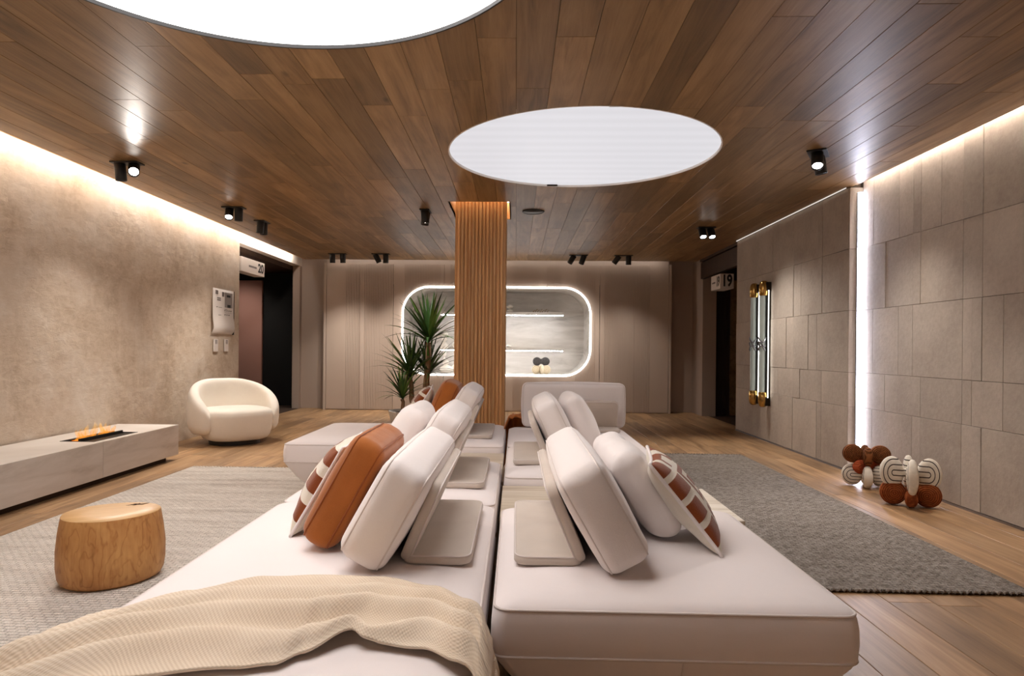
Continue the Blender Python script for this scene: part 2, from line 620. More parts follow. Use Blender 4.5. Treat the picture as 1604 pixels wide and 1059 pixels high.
def cut_plank(x0, x1, ya, yb):
    """plank outline minus circles / recess -> list of column strips [(x, lo, hi)]"""
    pieces = [(ya, yb, None)]
    for (cx, cy, r) in CIRC:
        if x1 > cx - r and x0 < cx + r:
            new = []
            for (a, b, t) in pieces:
                if b > cy - r and a < cy + r:
                    if a < cy:
                        new.append((a, min(b, cy), ('lo', cx, cy, r)))
                    if b > cy:
                        new.append((max(a, cy), b, ('hi', cx, cy, r)))
                else:
                    new.append((a, b, t))
            pieces = new
    if x1 > HX0 and x0 < HX1:
        new = []
        for (a, b, t) in pieces:
            if b > HY0 and a < HY1:
                if a < HY0:
                    new.append((a, HY0, t))
                if b > HY1:
                    new.append((HY1, b, t))
                if x0 < HX0 - 0.01:
                    new.append((max(a, HY0), min(b, HY1), ('xr', HX0)))
                if x1 > HX1 + 0.01:
                    new.append((max(a, HY0), min(b, HY1), ('xl', HX1)))
            else:
                new.append((a, b, t))
        pieces = new
    return pieces


def ceil_plank(x0, x1, a, b, t):
    g = 0.00125
    if t is None:
        obj('plank', plank_me(x1 - x0, b - a, 'ceil'), None, ceiling, ((x0 + x1) / 2, (a + b) / 2, CZ + 0.008))
        return
    xa, xb = x0 + g, x1 - g
    if t[0] == 'xr':
        xb = t[1]
    if t[0] == 'xl':
        xa = t[1]
    n = 12
    cols_ = []
    for k in range(n + 1):
        x = xa + (xb - xa) * k / n
        lo, hi = a + g, b - g
        if t[0] in ('lo', 'hi'):
            _, cx, cy, r = t
            q = r * r - (x - cx) ** 2
            if q > 0:
                q = math.sqrt(q)
                if t[0] == 'lo':
                    hi = min(hi, cy - q)
                else:
                    lo = max(lo, cy + q)
        cols_.append((x, lo, hi) if hi > lo else (x, lo, lo) if t[0] == 'lo' else (x, hi, hi))
    if max(h - l for _, l, h in cols_) < 0.004:
        return
    mx, my = (x0 + x1) / 2, (a + b) / 2
    v, f = [], []
    for x, l, h in cols_:
        for z in (-0.008, 0.008):
            v.append((x - mx, l - my, z))
            v.append((x - mx, h - my, z))
    for k in range(n):
        p, q = 4 * k, 4 * k + 4
        f += [(p, p + 1, q + 1, q), (p + 2, q + 2, q + 3, p + 3), (p, q, q + 2, p + 2), (p + 1, p + 3, q + 3, q + 1)]
    f += [(0, 2, 3, 1), (4 * n, 4 * n + 1, 4 * n + 3, 4 * n + 2)]
    obj('plank', mesh('plank', v, f), MT['ceil'], ceiling, (mx, my, CZ + 0.008))


CW = 0.1962
x = CX0
while x < CX1 - 0.02:
    xe = min(x + CW, CX1)
    y = Y0 - random.uniform(0, 1.8)
    while y < CY1:
        ln = random.choice((1.5, 1.9, 2.2, 2.4))
        for (a, b, t) in cut_plank(x, xe, max(y, Y0), min(y + ln, CY1)):
            if b - a > 0.02:
                ceil_plank(x, xe, a, b, t)
        y += ln
    x = xe
# wooden edge boards of the ceiling field and the lining of the column recess
MB().box(CX0 - 0.012, CX0, Y0, CY1, CZ, CZ + 0.07).build('edge_board', MT['slat'], ceiling)
MB().box(CX1, CX1 + 0.012, Y0, 6.2, CZ, CZ + 0.10).build('edge_board', MT['ceil'], ceiling)
rl = MB()
rl.box(HX0 - 0.015, HX0, HY0, HY1, CZ, 2.86).box(HX1, HX1 + 0.015, HY0, HY1, CZ, 2.86)
rl.box(HX0 - 0.015, HX1 + 0.015, HY0 - 0.015, HY0, CZ, 2.86).box(HX0 - 0.015, HX1 + 0.015, HY1, HY1 + 0.015, CZ, 2.86)
rl.build('recess_lining', MT['slat'], ceiling)

# ------------------------------------------------------------------ walls
NZ = [0.02, 0.604, 0.925, 1.505, 2.08]


def wall_box(name, boxes, mat, label=None):
    m = MB()
    for b in boxes:
        m.box(*b)
    return struct(name, m.me(name), mat, label)


# left plaster wall: dense relief grid
def plaster_grid(y0, y1, z0, z1, step=0.04):
    ny, nz = int((y1 - y0) / step) + 1, int((z1 - z0) / step) + 1
    v, f = [], []
    for i in range(ny + 1):
        for j in range(nz + 1):
            y, z = y0 + (y1 - y0) * i / ny, z0 + (z1 - z0) * j / nz
            d = 0.004 * noise.noise(Vector((y * 3, z * 3, 1))) + 0.003 * noise.noise(Vector((y * 9, z * 11, 4))) + 0.002 * noise.noise(Vector((y * 22, z * 26, 9)))
            if i in (0, ny):
                d = 0
            v.append((XL + d, y, z))
    for i in range(ny):
        for j in range(nz):
            a = i * (nz + 1) + j
            f.append((a, a + nz + 1, a + nz + 2, a + 1))
    return v, f


DL0, DL1, DLT = 9.25, 11.87, 2.58
m = MB()
m.add(*plaster_grid(0.8, DL0, 0, 3.0))
m.box(XL - 0.14, XL - 0.012, Y0, DL0 - 0.002, 0, 3.0)
m.box(XL - 0.012, XL - 0.001, Y0, 0.8, 0, 3.0)
m.add([(XL - 0.14, DL0, 0), (XL, DL0, 0), (XL, DL0, 3.0), (XL - 0.14, DL0, 3.0)], [(0, 1, 2, 3)])
wl = struct('wall_left', m.me('wall_left', False), MT['plaster'], 'rough beige troweled plaster wall')
wall_box('wall_left_lintel', [(XL - 0.14, XL, DL0, YB, DLT, 3.0)], MT['white'], 'pale lintel over the dark opening in the plaster wall')
wall_box('wall_left_end', [(XL - 0.14, XL, DL1, YB, 0, DLT)], MT['taupe2'], 'narrow taupe wall end beside the dark opening')
wall_box('wall_back', [(-4.06, 3.4, YB, YB + 0.1, 2.3, 3.0), (-4.06, -2.1, YB, YB + 0.1, 0, 2.3), (1.4, 3.4, YB, YB + 0.1, 0, 2.3), (-2.1, 1.4, YB, YB + 0.1, 0, 0.6)], MT['taupe2'], 'taupe wall behind the fluted panelling')
wall_box('wall_rear', [(-4.06, 3.4, Y0 - 0.1, Y0, 0, 3.0)], MT['white'], 'white wall behind the viewer')
# dark room beyond the left opening
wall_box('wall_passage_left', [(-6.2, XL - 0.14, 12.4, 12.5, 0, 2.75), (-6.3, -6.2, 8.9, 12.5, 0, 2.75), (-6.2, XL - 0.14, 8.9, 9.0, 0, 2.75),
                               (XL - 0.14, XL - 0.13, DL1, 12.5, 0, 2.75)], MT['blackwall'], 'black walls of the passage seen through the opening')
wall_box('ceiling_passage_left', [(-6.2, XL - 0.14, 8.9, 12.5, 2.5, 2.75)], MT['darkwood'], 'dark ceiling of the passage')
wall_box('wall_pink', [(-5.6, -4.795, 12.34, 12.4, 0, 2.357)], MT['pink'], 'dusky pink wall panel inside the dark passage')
# right side
RF, RN = 3.10, 3.21
wall_right = wall_box('wall_right', [(RF + 0.012, RF + 0.35, 6.27, 9.40, 0.0, 2.655), (RN + 0.012, RN + 0.3, Y0, 6.35, 0.0, 3.0),
                                     (RF + 0.012, RF + 0.35, 6.3, 9.40, 2.655, 3.0)], MT['joint'], 'grey stone panel wall with recessed light slot')
wall_box('wall_right_end', [(3.17, 3.4, 11.34, YB, 0, 3.0)], MT['taupe2'], 'taupe return wall beside the dark doorway')
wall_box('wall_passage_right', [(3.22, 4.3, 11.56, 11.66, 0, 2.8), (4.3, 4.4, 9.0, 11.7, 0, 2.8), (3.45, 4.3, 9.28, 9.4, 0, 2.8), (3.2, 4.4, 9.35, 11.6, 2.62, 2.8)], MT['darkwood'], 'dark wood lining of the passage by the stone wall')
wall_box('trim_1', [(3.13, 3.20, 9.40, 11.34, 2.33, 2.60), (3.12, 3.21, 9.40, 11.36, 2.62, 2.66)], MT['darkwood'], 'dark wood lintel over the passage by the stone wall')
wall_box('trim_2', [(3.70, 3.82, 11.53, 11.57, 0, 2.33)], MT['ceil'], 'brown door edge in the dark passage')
wall_box('baseboard_right', [(RF - 0.004, RF + 0.012, 6.27, 9.40, 0, 0.016), (RN - 0.004, RN + 0.012, Y0, 6.2, 0, 0.016)], MT['steel'], 'thin metal strip at the foot of the stone wall')


def stone_panels(xf, y_lo, y_hi, rows, tops, parent, bump=False):
    for (z0, z1), js in zip(tops, rows):
        ys = [y_lo] + sorted(js) + [y_hi]
        for a, b in zip(ys[:-1], ys[1:]):
            if b - a < 0.02:
                continue
            d = random.choice((0.0, 0.0, 0.003))
            g = 0.003
            me = box_me('panel', 0.016, b - a - g, z1 - z0 - g, 0.0015)
            o = obj('panel', me, MT['panel'], parent, (xf + 0.008 - d, (a + b) / 2, (z0 + z1) / 2))


zs = [(0.017, 0.604), (0.604, 0.925), (0.925, 1.505), (1.505, 2.08), (2.08, 2.90)]
near = [[6.05, 5.45, 5.34, 4.85, 4.65, 3.9, 3.3, 3.1, 2.4, 1.6, 0.8, 0.0],
        [5.85, 5.34, 4.85, 4.75, 4.45, 3.7, 3.0, 2.6, 1.8, 0.9, 0.0],
        [6.05, 5.65, 5.45, 4.85, 4.75, 4.65, 4.45, 3.8, 3.2, 2.5, 1.7, 0.8],
        [5.85, 5.45, 5.35, 4.85, 4.65, 4.0, 3.3, 2.7, 1.8, 0.9],
        [6.05, 5.65, 5.45, 5.35, 5.1, 4.85, 4.65, 4.0, 3.4, 2.6, 1.6, 0.8]]
stone_panels(RN, Y0, 6.233, near, zs, wall_right)
zs2 = zs[:4] + [(2.08, 2.652)]
far = [[8.72, 7.9, 7.49, 7.33, 6.9, 6.8], [8.3, 7.91, 7.5, 7.31, 6.8], [8.7, 7.68, 7.49, 7.11, 6.91], [8.66, 7.9, 7.49, 7.3, 6.89, 6.8], [8.64, 8.1, 7.91, 7.49, 6.9, 6.8, 6.54]]
stone_panels(RF, 6.27, 9.40, far, zs2, wall_right)
for (z0, z1) in zs2:   # end faces towards the viewer
    obj('panel', box_me('panel', RN - RF + 0.03, 0.014, z1 - z0 - 0.003, 0.0015), MT['panel'], wall_right, ((RN + RF) / 2 + 0.015, 6.263, (z0 + z1) / 2))

# ------------------------------------------------------------------ lights built into the setting
def strip(name, label, b, c, s, group=None):
    o = MB().box(*b).build(name, emit(name, c, s))
    return tag(o, label, 'light strip', group)


strip('glow_strip', 'long white light strip hidden in the cove over the plaster wall', (-3.775, -3.757, Y0 + 0.1, 11.4, CZ + 0.075, CZ + 0.09), NEUT, 42)
strip('glow_strip', 'warm light strip above the stone wall by the ceiling edge', (3.142, 3.152, Y0 + 0.1, 6.15, CZ + 0.10, CZ + 0.112), NEUT, 58)
strip('glow_strip', 'thin glowing line added for the lit top edge of the far stone wall', (3.078, 3.088, 6.30, 9.38, 2.653, 2.659), NEUT, 0.55)  # no lamp here: glowing bar stands in for the wash-lit top edge of the tiles
strip('glow_strip', 'vertical cool white light strip in the slot of the stone wall', (RN - 0.045, RN + 0.001, 6.2355, 6.2365, 0.02, 2.60), (0.80, 0.82, 1.0), 26)
MB().box(RN - 0.047, RN - 0.001, 6.2370, 6.256, 0.02, 2.60).build('strip_housing', MT['steel'], wall_right)
strip('glow_strip', 'warm light strip above the fluted back panelling', (-3.3, 2.6, 11.60, 11.612, CZ + 0.05, CZ + 0.062), NEUT, 7)


def disc_light(i, label, c, s, lines):
    cx, cy, r = CIRC[i]
    t = thing('ceiling_light', label, 'ceiling light', (cx, cy, CZ + 0.02))
    a = NT('light_sheet')
    a.put('Base Color', (0.05, 0.05, 0.05, 1))
    o = a.obj()
    yy = a.n('ShaderNodeSeparateXYZ', {0: o}).outputs[1]
    k = a.math('MULTIPLY', a.math('ADD', a.math('SINE', a.math('MULTIPLY', yy, 2 * PI / 0.17)), 1.0), 0.5 * lines)
    n = a.noise(o, 1.2, 2)
    a.put('Emission Color', (c[0], c[1], c[2], 1))
    a.put('Emission Strength', a.math('MULTIPLY', a.math('ADD', 1.0 - lines, k), s))
    m_ = MB().lathe([(r - 0.002, -0.004), (r - 0.002, 0.004)], 96)
    m_.build('light_sheet', a.m, t)
    ring = MB()
    ring.lathe([(r + 0.006, -0.0215), (r - 0.004, -0.0215), (r - 0.004, 0.006), (r + 0.006, 0.006), (r + 0.006, -0.0215)], 96, caps=False)
    ring.build('rim', MT['white'] if i else MT['black'], t)


disc_light(0, 'large glowing round ceiling light nearest the viewer, cut off by the frame', (1.0, 0.95, 0.93), 3.1, 0.0)
disc_light(1, 'whole round ceiling light above the sofas, in front of the slatted column', (0.965, 0.95, 1.0), 0.475, 0.06)
# glow in the column recess
t = thing('recess_light', 'small light around the top of the slatted column', 'light strip', (-0.4, 7.4, 2.87))
MB().box(HX0 + 0.4, HX1 + 0.4, HY0 - 7.4, HY1 - 7.4, -0.01, 0.0).build('light_sheet', emit('recess_sheet', (1, 0.84, 0.64), 5.0), t)

# ------------------------------------------------------------------ fluted panelling with niche
YC = 11.72
NX0, NX1, NZ0, NZ1, NR = -2.02, 1.31, 0.645, 2.20, 0.47


def hole(x):
    """vertical extent of the niche opening at x, or None"""
    if x <= NX0 or x >= NX1:
        return None
    d = max(NX0 + NR - x, x - (NX1 - NR), 0)
    q = NR - math.sqrt(max(NR * NR - d * d, 0))
    return NZ0 + q, NZ1 - q


panelling = tag(wall_box('trim_3', [(-3.43, -2.2, YC + 0.022, YB, 0.0, 2.60), (1.48, 2.72, YC + 0.022, YB, 0.0, 2.60), (-2.2, 1.48, YC + 0.022, YB, 0.0, 0.60), (-2.2, 1.48, YC + 0.022, YB, 2.25, 2.60),
                                    (-3.40, 2.69, YC + 0.05, YB, 2.60, 2.98)], MT['taupe'], 'taupe fluted panelling with a rounded niche'))


def panel(x0, x1, pat):
    mb = MB()
    x = x0 + 0.004
    k = 0
    while x < x1 - 0.005:
        u = (x - x0) / (x1 - x0)
        fl_ = any(a <= u <= b for a, b in pat)
        wd = min(0.030, x1 - 0.004 - x)
        gap = 0.009 if fl_ else 0.0
        xa, xb = x, x + wd - gap
        segs = [(0.015, 2.60, 0.015, 2.60)]
        ha, hb = hole(xa), hole(xb)
        if ha or hb:
            mid = (NZ0 + NZ1) / 2
            la, ta = ha if ha else (mid, mid)
            lb, tb = hb if hb else (mid, mid)
            segs = [(0.015, la, 0.015, lb), (ta, 2.60, tb, 2.60)]
        for (za0, za1, zb0, zb1) in segs:
            v = [(xa, YC, za0), (xb, YC, zb0), (xb, YC, zb1), (xa, YC, za1), (xa, YC + 0.02, za0), (xb, YC + 0.02, zb0), (xb, YC + 0.02, zb1), (xa, YC + 0.02, za1)]
            f = [(0, 1, 2, 3), (5, 4, 7, 6), (0, 3, 7, 4), (1, 5, 6, 2), (3, 2, 6, 7), (0, 4, 5, 1)]
            mb.add(v, f)
            if gap:
                v = [(xb, YC + 0.012, zb0), (xb + gap, YC + 0.012, zb0), (xb + gap, YC + 0.012, zb1), (xb, YC + 0.012, zb1)]
                mb.add(v, [(0, 1, 2, 3)])
        x += wd
    mb.build('panel', MT['taupe'], panelling)


for x0, x1, pat in [(-3.389, -2.787, [(0.52, 1.0)]), (-2.787, -2.19, [(0.1, 0.95)]), (-2.19, -1.28, [(0.2, 0.9)]), (-1.28, -0.37, [(0.1, 0.5), (0.7, 1)]),
                    (-0.37, 0.547, [(0.3, 0.8)]), (0.547, 1.473, [(0.0, 0.25), (0.5, 0.9)]), (1.473, 2.079, [(0.1, 0.9)]), (2.079, 2.683, [(0.0, 0.42)])]:
    panel(x0, x1, pat)
MB().box(-3.435, -3.392, YC - 0.01, YC + 0.1, 0.0, 2.62).build('end_stile', MT['taupe'], panelling)
MB().box(2.686, 2.728, YC - 0.01, YC + 0.1, 0.0, 2.62).build('end_stile', MT['taupe'], panelling)

# niche lining
NB = 12.85
out = []
NCX, NCZ = (NX0 + NX1) / 2, (NZ0 + NZ1) / 2
outline = [(NCX + p[0], NCZ + p[1]) for p in rrect(NX1 - NX0, NZ1 - NZ0, NR, 14)]
outline = densify(outline, 0.12)
v = [(x, y, z) for y in (YC + 0.02, NB) for x, z in outline]
n_ = len(outline)
f = [(k, n_ + k, n_ + (k + 1) % n_, (k + 1) % n_) for k in range(n_)]
f.append(tuple(range(n_, 2 * n_)))
obj('niche_lining', mesh('niche_lining', v, f), MT['niche'], panelling)
# marble slabs on the niche back, separated by fine joints
MB().tube([(x, YC - 0.004, z) for x, z in outline], 0.015, 8, True).build('niche_light', emit('niche_light', (1, 0.97, 0.95), 6.5), panelling, True)
for zz, nm in ((1.75, 'upper'), (1.085, 'lower')):
    sh = thing('shelf', f'{nm} marble shelf with light under it inside the rounded niche', 'shelf', (-0.27, NB - 0.02, zz))
    MB().box(-1.17, 1.17, -0.42, 0.0, 0.0, 0.055).build('board', MT['niche'], sh)
    MB().box(-1.15, 1.15, -0.40, -0.375, -0.012, 0.0).build('light_bar', emit('shelf_light', (0.97, 0.97, 1.0), 25), sh)

# ------------------------------------------------------------------ spotlights
lens_on = emit('lens_on', (1.0, 0.93, 0.86), 14)


def spot_fixture(label, loc, rz, heads, power=60, size=95, plate=(0.24, 0.12)):
    """black trim plate with tiltable cylinder heads; heads: (dx, aim vector, lit power)"""
    t = thing('ceiling_spotlight', label, 'spotlight', loc, rz, 'black ceiling spotlights')
    pm = box_me('trim_plate', plate[0], plate[1], 0.012, 0.003)
    obj('trim_plate', pm, MT['black'], t, (0, 0, -0.006))
    for dx, aim, pw in heads:
        d = Vector(aim).normalized()
        d = Matrix.Rotation(-rz, 3, 'Z') @ d
        q = d.to_track_quat('-Z', 'Y').to_euler()
        hd = MB()
        hd.lathe([(0.043, 0.03), (0.045, 0.025), (0.045, -0.115), (0.040, -0.118), (0.038, -0.100), (0.0, -0.100)], 20)
        o = hd.build('spot_head', MT['black'], t, True, (dx, 0, -0.035), q)
        lz = MB().lathe([(0.0, 0.0), (0.036, 0.0)], 20)
        lz.build('lens', lens_on, o, True, (0, 0, -0.104))
        if pw:
            ld = bpy.data.lights.new('spot_beam', 'SPOT')
            ld.energy = pw
            ld.color = NEUT
            ld.spot_size = R(size)
            ld.spot_blend = 1.0
            ld.shadow_soft_size = 0.03
            lo = bpy.data.objects.new('spot_beam', ld)
            col.objects.link(lo)
            lo.parent = o
            lo.location = (0, 0, -0.125)


DN = (0, 0, -1)
Zc = CZ
spot_fixture('black double ceiling spotlight with glaring lamp over the fire bench', (-3.30, 5.50, Zc), 0, [(-0.06, (0.05, 0.1, -1), 40), (0.06, (0.42, -0.75, -0.6), 95)])
spot_fixture('black double ceiling spotlight with bright lens, in front of the armchair', (-3.15, 7.27, Zc), 0, [(-0.05, (0.25, -0.75, -1), 130), (0.055, (-0.05, 0.1, -1), 50)])
spot_fixture('black ceiling spotlight above the armchair, next to the wall cove', (-3.15, 8.09, Zc), R(90), [(-0.05, (-0.12, 0.1, -1), 35), (0.055, DN, 30)], plate=(0.22, 0.13))
spot_fixture('lone black ceiling spotlight left of the slatted column', (-1.03, 7.41, Zc), R(90), [(-0.05, (0.05, 0, -1), 40), (0.055, (-0.2, 0.35, -1), 60)], plate=(0.22, 0.11))
spot_fixture('leftmost black twin spotlight before the fluted panelling', (-2.96, 10.85, Zc), 0, [(-0.085, (0, 0.12, -1), 45), (0.085, (0, 0.2, -1), 45)], plate=(0.30, 0.10))
spot_fixture('second black twin spotlight before the fluted panelling, one head tilted', (-2.24, 10.85, Zc), 0, [(-0.08, (0.45, 0.3, -1), 40), (0.08, (0, 0.15, -1), 40)], plate=(0.30, 0.10))
spot_fixture('black twin spotlight with both heads tilted, right of the column', (1.01, 10.88, Zc), 0, [(-0.085, (-0.6, 0.45, -1), 40), (0.085, (-0.35, 0.45, -1), 40)], plate=(0.30, 0.10))
spot_fixture('rightmost black twin spotlight before the fluted panelling', (1.745, 10.88, Zc), 0, [(-0.085, (-0.7, 0.3, -1), 40), (0.085, (0, 0.15, -1), 40)], plate=(0.30, 0.10))
spot_fixture('large black ceiling spotlight beside the round light, near the stone wall', (2.33, 5.2, Zc), R(60), [(-0.05, (-0.25, -0.6, -1), 90), (0.06, (0.2, 0.05, -1), 45)], plate=(0.24, 0.14))
spot_fixture('black twin spotlight with two shining lenses before the passage', (2.37, 8.36, Zc), 0, [(-0.05, (0.0, -0.62, -1), 70), (0.055, (0.06, -0.62, -1), 70)], plate=(0.22, 0.11))
t = thing('ceiling_speaker', 'flat round dark speaker in the ceiling right of the column', 'speaker', (0.18, 7.42, CZ))
MB().lathe([(0.125, 0.0), (0.122, -0.012), (0.112, -0.014), (0.108, -0.008)], 40, caps=False).build('ring', MT['black'], t, True)
MB().lathe([(0.11, -0.004), (0.108, -0.010), (0.0, -0.012)], 40).build('grille', MT['bronze'], t, True)

# ------------------------------------------------------------------ slatted column
t = thing('slatted_column', 'square wooden slatted column behind the sofas', 'column', (-0.39, 7.40, 0))
cw, cdp = 0.50, 0.66
MB().box(-cw / 2 + 0.012, cw / 2 - 0.012, -cdp / 2 + 0.012, cdp / 2 - 0.012, 0, 2.86).build('core', MT['ceil'], t)
ns = 13
sp = cw / ns
me_a = box_me('slat', sp * 0.62, 0.045, 2.86, 0.004)
me_b = box_me('slat', sp * 0.40, 0.022, 2.86, 0.003)
for me_ in (me_a, me_b):
    me_.materials.append(MT['slat'])
for side in range(4):
    L = cw if side % 2 == 0 else cdp
    D = cdp if side % 2 == 0 else cw
    k = int(round(L / sp))
    for i in range(k):
        p = Matrix.Rotation(side * PI / 2, 3, 'Z') @ Vector((-L / 2 + (i + 0.5) * L / k, -D / 2, 1.43))
        obj('slat', me_a, None, t, p, (0, 0, side * PI / 2))
        if i:
            p = Matrix.Rotation(side * PI / 2, 3, 'Z') @ Vector((-L / 2 + i * L / k, -D / 2 + 0.008, 1.43))
            obj('slat', me_b, None, t, p, (0, 0, side * PI / 2))

# ------------------------------------------------------------------ rugs
def rug(label, x0, x1, y0, y1, mat, rz=0):
    t = thing('rug', label, 'rug', ((x0 + x1) / 2, (y0 + y1) / 2, 0), rz)
    wx, wy = x1 - x0, y1 - y0
    n1, n2 = int(wx / 0.05), int(wy / 0.05)
    v, f = [], []
    for i in range(n1 + 1):
        for j in range(n2 + 1):
            e = 0.004 * noise.noise(Vector((i * 0.4, 1.3, label.__len__()))) if j in (0, n2) else 0
            v.append((-wx / 2 + wx * i / n1, -wy / 2 + wy * j / n2 + e, 0.014 + 0.002 * noise.noise(Vector((i * 0.3, j * 0.3, 2)))))
    for i in range(n1):
        for j in range(n2):
            a = i * (n2 + 1) + j
            f.append((a, a + n2 + 1, a + n2 + 2, a + 1))
    mb = MB().add(v, f)
    mb.build('pile', mat, t, True)
    e = MB()
    for a, b in (((-wx / 2, -wy / 2), (wx / 2, -wy / 2)), ((-wx / 2, wy / 2), (wx / 2, wy / 2))):
        k = int(wx / 0.028)
        for i in range(k):
            px = a[0] + (b[0] - a[0]) * (i + 0.5) / k
            e.tube([(px - 0.014, a[1] - 0.004, 0.008), (px, a[1], 0.016), (px + 0.014, a[1] + 0.004, 0.008)], 0.007, 5)
    for sx in (-wx / 2, wx / 2):
        e.tube([(sx, -wy / 2 + wy * i / 20, 0.008) for i in range(21)], 0.008, 6)
    e.build('braided_edge', mat, t, True)


rug('pale beige woven rug under the wooden stump', -2.94, -0.45, 1.2, 5.96, MT['rugL'])
rug('dark grey braided rug between sofa and stone wall', 0.35, 2.40, 3.12, 7.10, MT['rugR'])

# ------------------------------------------------------------------ sofa modules
SZ = 0.455


def module(label, x0, x1, y0, y1, extra=0):
    cx, cy = (x0 + x1) / 2, (y0 + y1) / 2
    t = thing('sofa_module', label, 'sofa', (cx, cy, 0), 0, 'white modular sofa seats')
    W, D = x1 - x0 - 0.006, y1 - y0 - 0.006
    prof = [(0.10, 0.15, 0.05), (0.115, 0.125, 0.05), (0.16, 0.085, 0.05), (0.22, 0.045, 0.05), (0.275, 0.013, 0.045), (0.30, 0.003, 0.042), (0.34, 0.0, 0.042), (0.38, 0.001, 0.042),
            (0.41, 0.005, 0.042), (0.420, 0.009, 0.042), (0.430, 0.020, 0.045), (0.440, 0.045, 0.05), (0.447, 0.09, 0.06), (0.4515, 0.16, 0.08), (0.454, 0.27, 0.1), (SZ, 0.40, 0.08)]
    rings = []
    for z, ins, rc in prof:
        o = densify2(W - 2 * ins, D - 2 * ins, rc)
        rings.append([(p[0], p[1], z) for p in o])
    body = loft(rings)
    body.build('seat_body', MT['sofa'], t, True)
    for z, ins, rc, nm in ((0.420, 0.009, 0.042, 'piping'), (0.297, 0.004, 0.042, 'piping')):
        o = densify2(W - 2 * ins, D - 2 * ins, rc)
        MB().tube([(p[0], p[1], z) for p in o], 0.0042, 6, True).build(nm, MT['seam'], t, True)
    MB().tube([(0.02, -D / 2 + 0.006, 0.293), (0.021, -D / 2 + 0.03, 0.24), (0.02, -D / 2 + 0.085, 0.16)], 0.003, 5).build('piping', MT['seam'], t, True)
    MB().box(-W / 2 + 0.2, W / 2 - 0.2, -D / 2 + 0.2, D / 2 - 0.2, 0.017, 0.11).build('base', MT['black'], t)


def densify2(wx, wy, r, n=8, m=14):
    """rounded rectangle with the same point count whatever the size"""
    wx, wy = max(wx, 0.02), max(wy, 0.02)
    r = min(r, wx / 2 - 0.005, wy / 2 - 0.005)
    out = []
    cs = [(wx / 2 - r, wy / 2 - r, 0), (-wx / 2 + r, wy / 2 - r, PI / 2), (-wx / 2 + r, -wy / 2 + r, PI), (wx / 2 - r, -wy / 2 + r, 1.5 * PI)]
    for i, (cx, cy, a0) in enumerate(cs):
        for k in range(n + 1):
            a = a0 + PI / 2 * k / n
            out.append((cx + r * math.cos(a), cy + r * math.sin(a)))
        nx, ny, na = cs[(i + 1) % 4]
        a = Vector(out[-1])
        b = Vector((nx + r * math.cos(na), ny + r * math.sin(na)))
        for k in range(1, m):
            out.append(tuple(a.lerp(b, k / m)))
    return out


GX = -0.07
module('long white sofa seat nearest the viewer, under the cream throw and orange cushion', -1.05, GX - 0.006, 0.66, 2.92)
module('white sofa seat between the orange cushion and the left travertine shelf', -1.05, GX - 0.006, 2.92, 4.03)
module('long white sofa chaise reaching out to the left before the potted plant', -1.66, GX - 0.006, 4.65, 5.92)
module('white sofa seat with rounded front corner, nearest on the right', GX + 0.006, 0.927, 1.755, 2.885)
module('white sofa seat right of the gap, behind the right travertine shelf', GX + 0.006, 0.935, 3.56, 4.66)
module('white sofa seat farthest on the right, under the upright end backrest', GX + 0.006, 0.935, 4.66, 5.78)


def shelf_table(label, x0, x1, y0, y1):
    t = thing('sofa_table', label, 'table', ((x0 + x1) / 2, (y0 + y1) / 2, 0), 0, 'low travertine tables between the sofa seats')
    obj('top', box_me('top', x1 - x0, y1 - y0 - 0.012, 0.05, 0.004, 2), MT['travertine'], t, (0, 0, 0.358))
    MB().box(-(x1 - x0) / 2 + 0.12, (x1 - x0) / 2 - 0.12, -(y1 - y0) / 2 + 0.08, (y1 - y0) / 2 - 0.08, 0.017, 0.333).build('base', MT['travertine'], t)


shelf_table('low striped travertine table between right sofa seats', GX + 0.006, 1.0, 2.885, 3.56)
shelf_table('low travertine table before the long chaise', -1.05, GX - 0.006, 4.03, 4.65)


def pad(wx, wy, th, rc=0.042):
    rings = []
    for z, ins in ((-0.5, 0.012), (-0.42, 0.005), (-0.2, 0.0), (0.2, 0.0), (0.42, 0.005), (0.5, 0.012), (0.54, 0.05), (0.55, 0.09)):
        rings.append([(p[0], p[1], z * th) for p in densify2(wx - 2 * ins, wy - 2 * ins, max(rc - ins, 0.008))])
    return loft(rings)


def bracket(label, loc, rz, ln=0.76):
    """L-shaped padded backrest: plate towards local -x, board hinged at x=0 and leaning to -x"""
    t = thing('backrest_bracket', label, 'backrest', loc, rz, 'beige movable sofa backrests')
    bp = pad(0.215, ln, 0.030).build('base_plate', MT['bracket'], t, True, (-0.1075, 0, 0.016))
    a = R(-23)
    c = Vector((-0.010, 0, 0.020)) + Vector((math.sin(a), 0, math.cos(a))) * 0.118
    bb = pad(0.265, ln, 0.036).build('back_board', MT['bracket'], t, True, c, (0, a + PI / 2, 0))
    for q, wd in ((bp, 0.215), (bb, 0.265)):
        o = densify2(wd - 0.008, ln - 0.008, 0.040)
        MB().tube([(p[0], p[1], 0.0125 if q is bp else -0.015) for p in o], 0.0028, 5, True).build('piping', MT['seam'], q, True)
    pts = [(-0.006, -ln / 2 + 0.02 + (ln - 0.04) * i / 8, 0.031) for i in range(9)]
    MB().tube(pts, 0.003, 5).build('piping', MT['seam'], t, True)


bz = SZ - 0.004
bracket('beige backrest plate on the nearest right seat', (0.215, 2.41, bz), 0)
bracket('beige backrest plate on the right seat behind the travertine table', (0.205, 4.17, bz), 0)
bracket('beige backrest plate on the left seat behind the orange cushion', (-0.345, 2.40, bz), PI)
bracket('beige backrest plate on the middle left seat', (-0.36, 3.51, bz), PI)
bracket('beige backrest plate on the long chaise by the column', (-0.385, 5.24, bz), PI)
bracket('beige backrest plate under the upright end cushion', (0.49, 5.50, bz), R(90), 0.70)


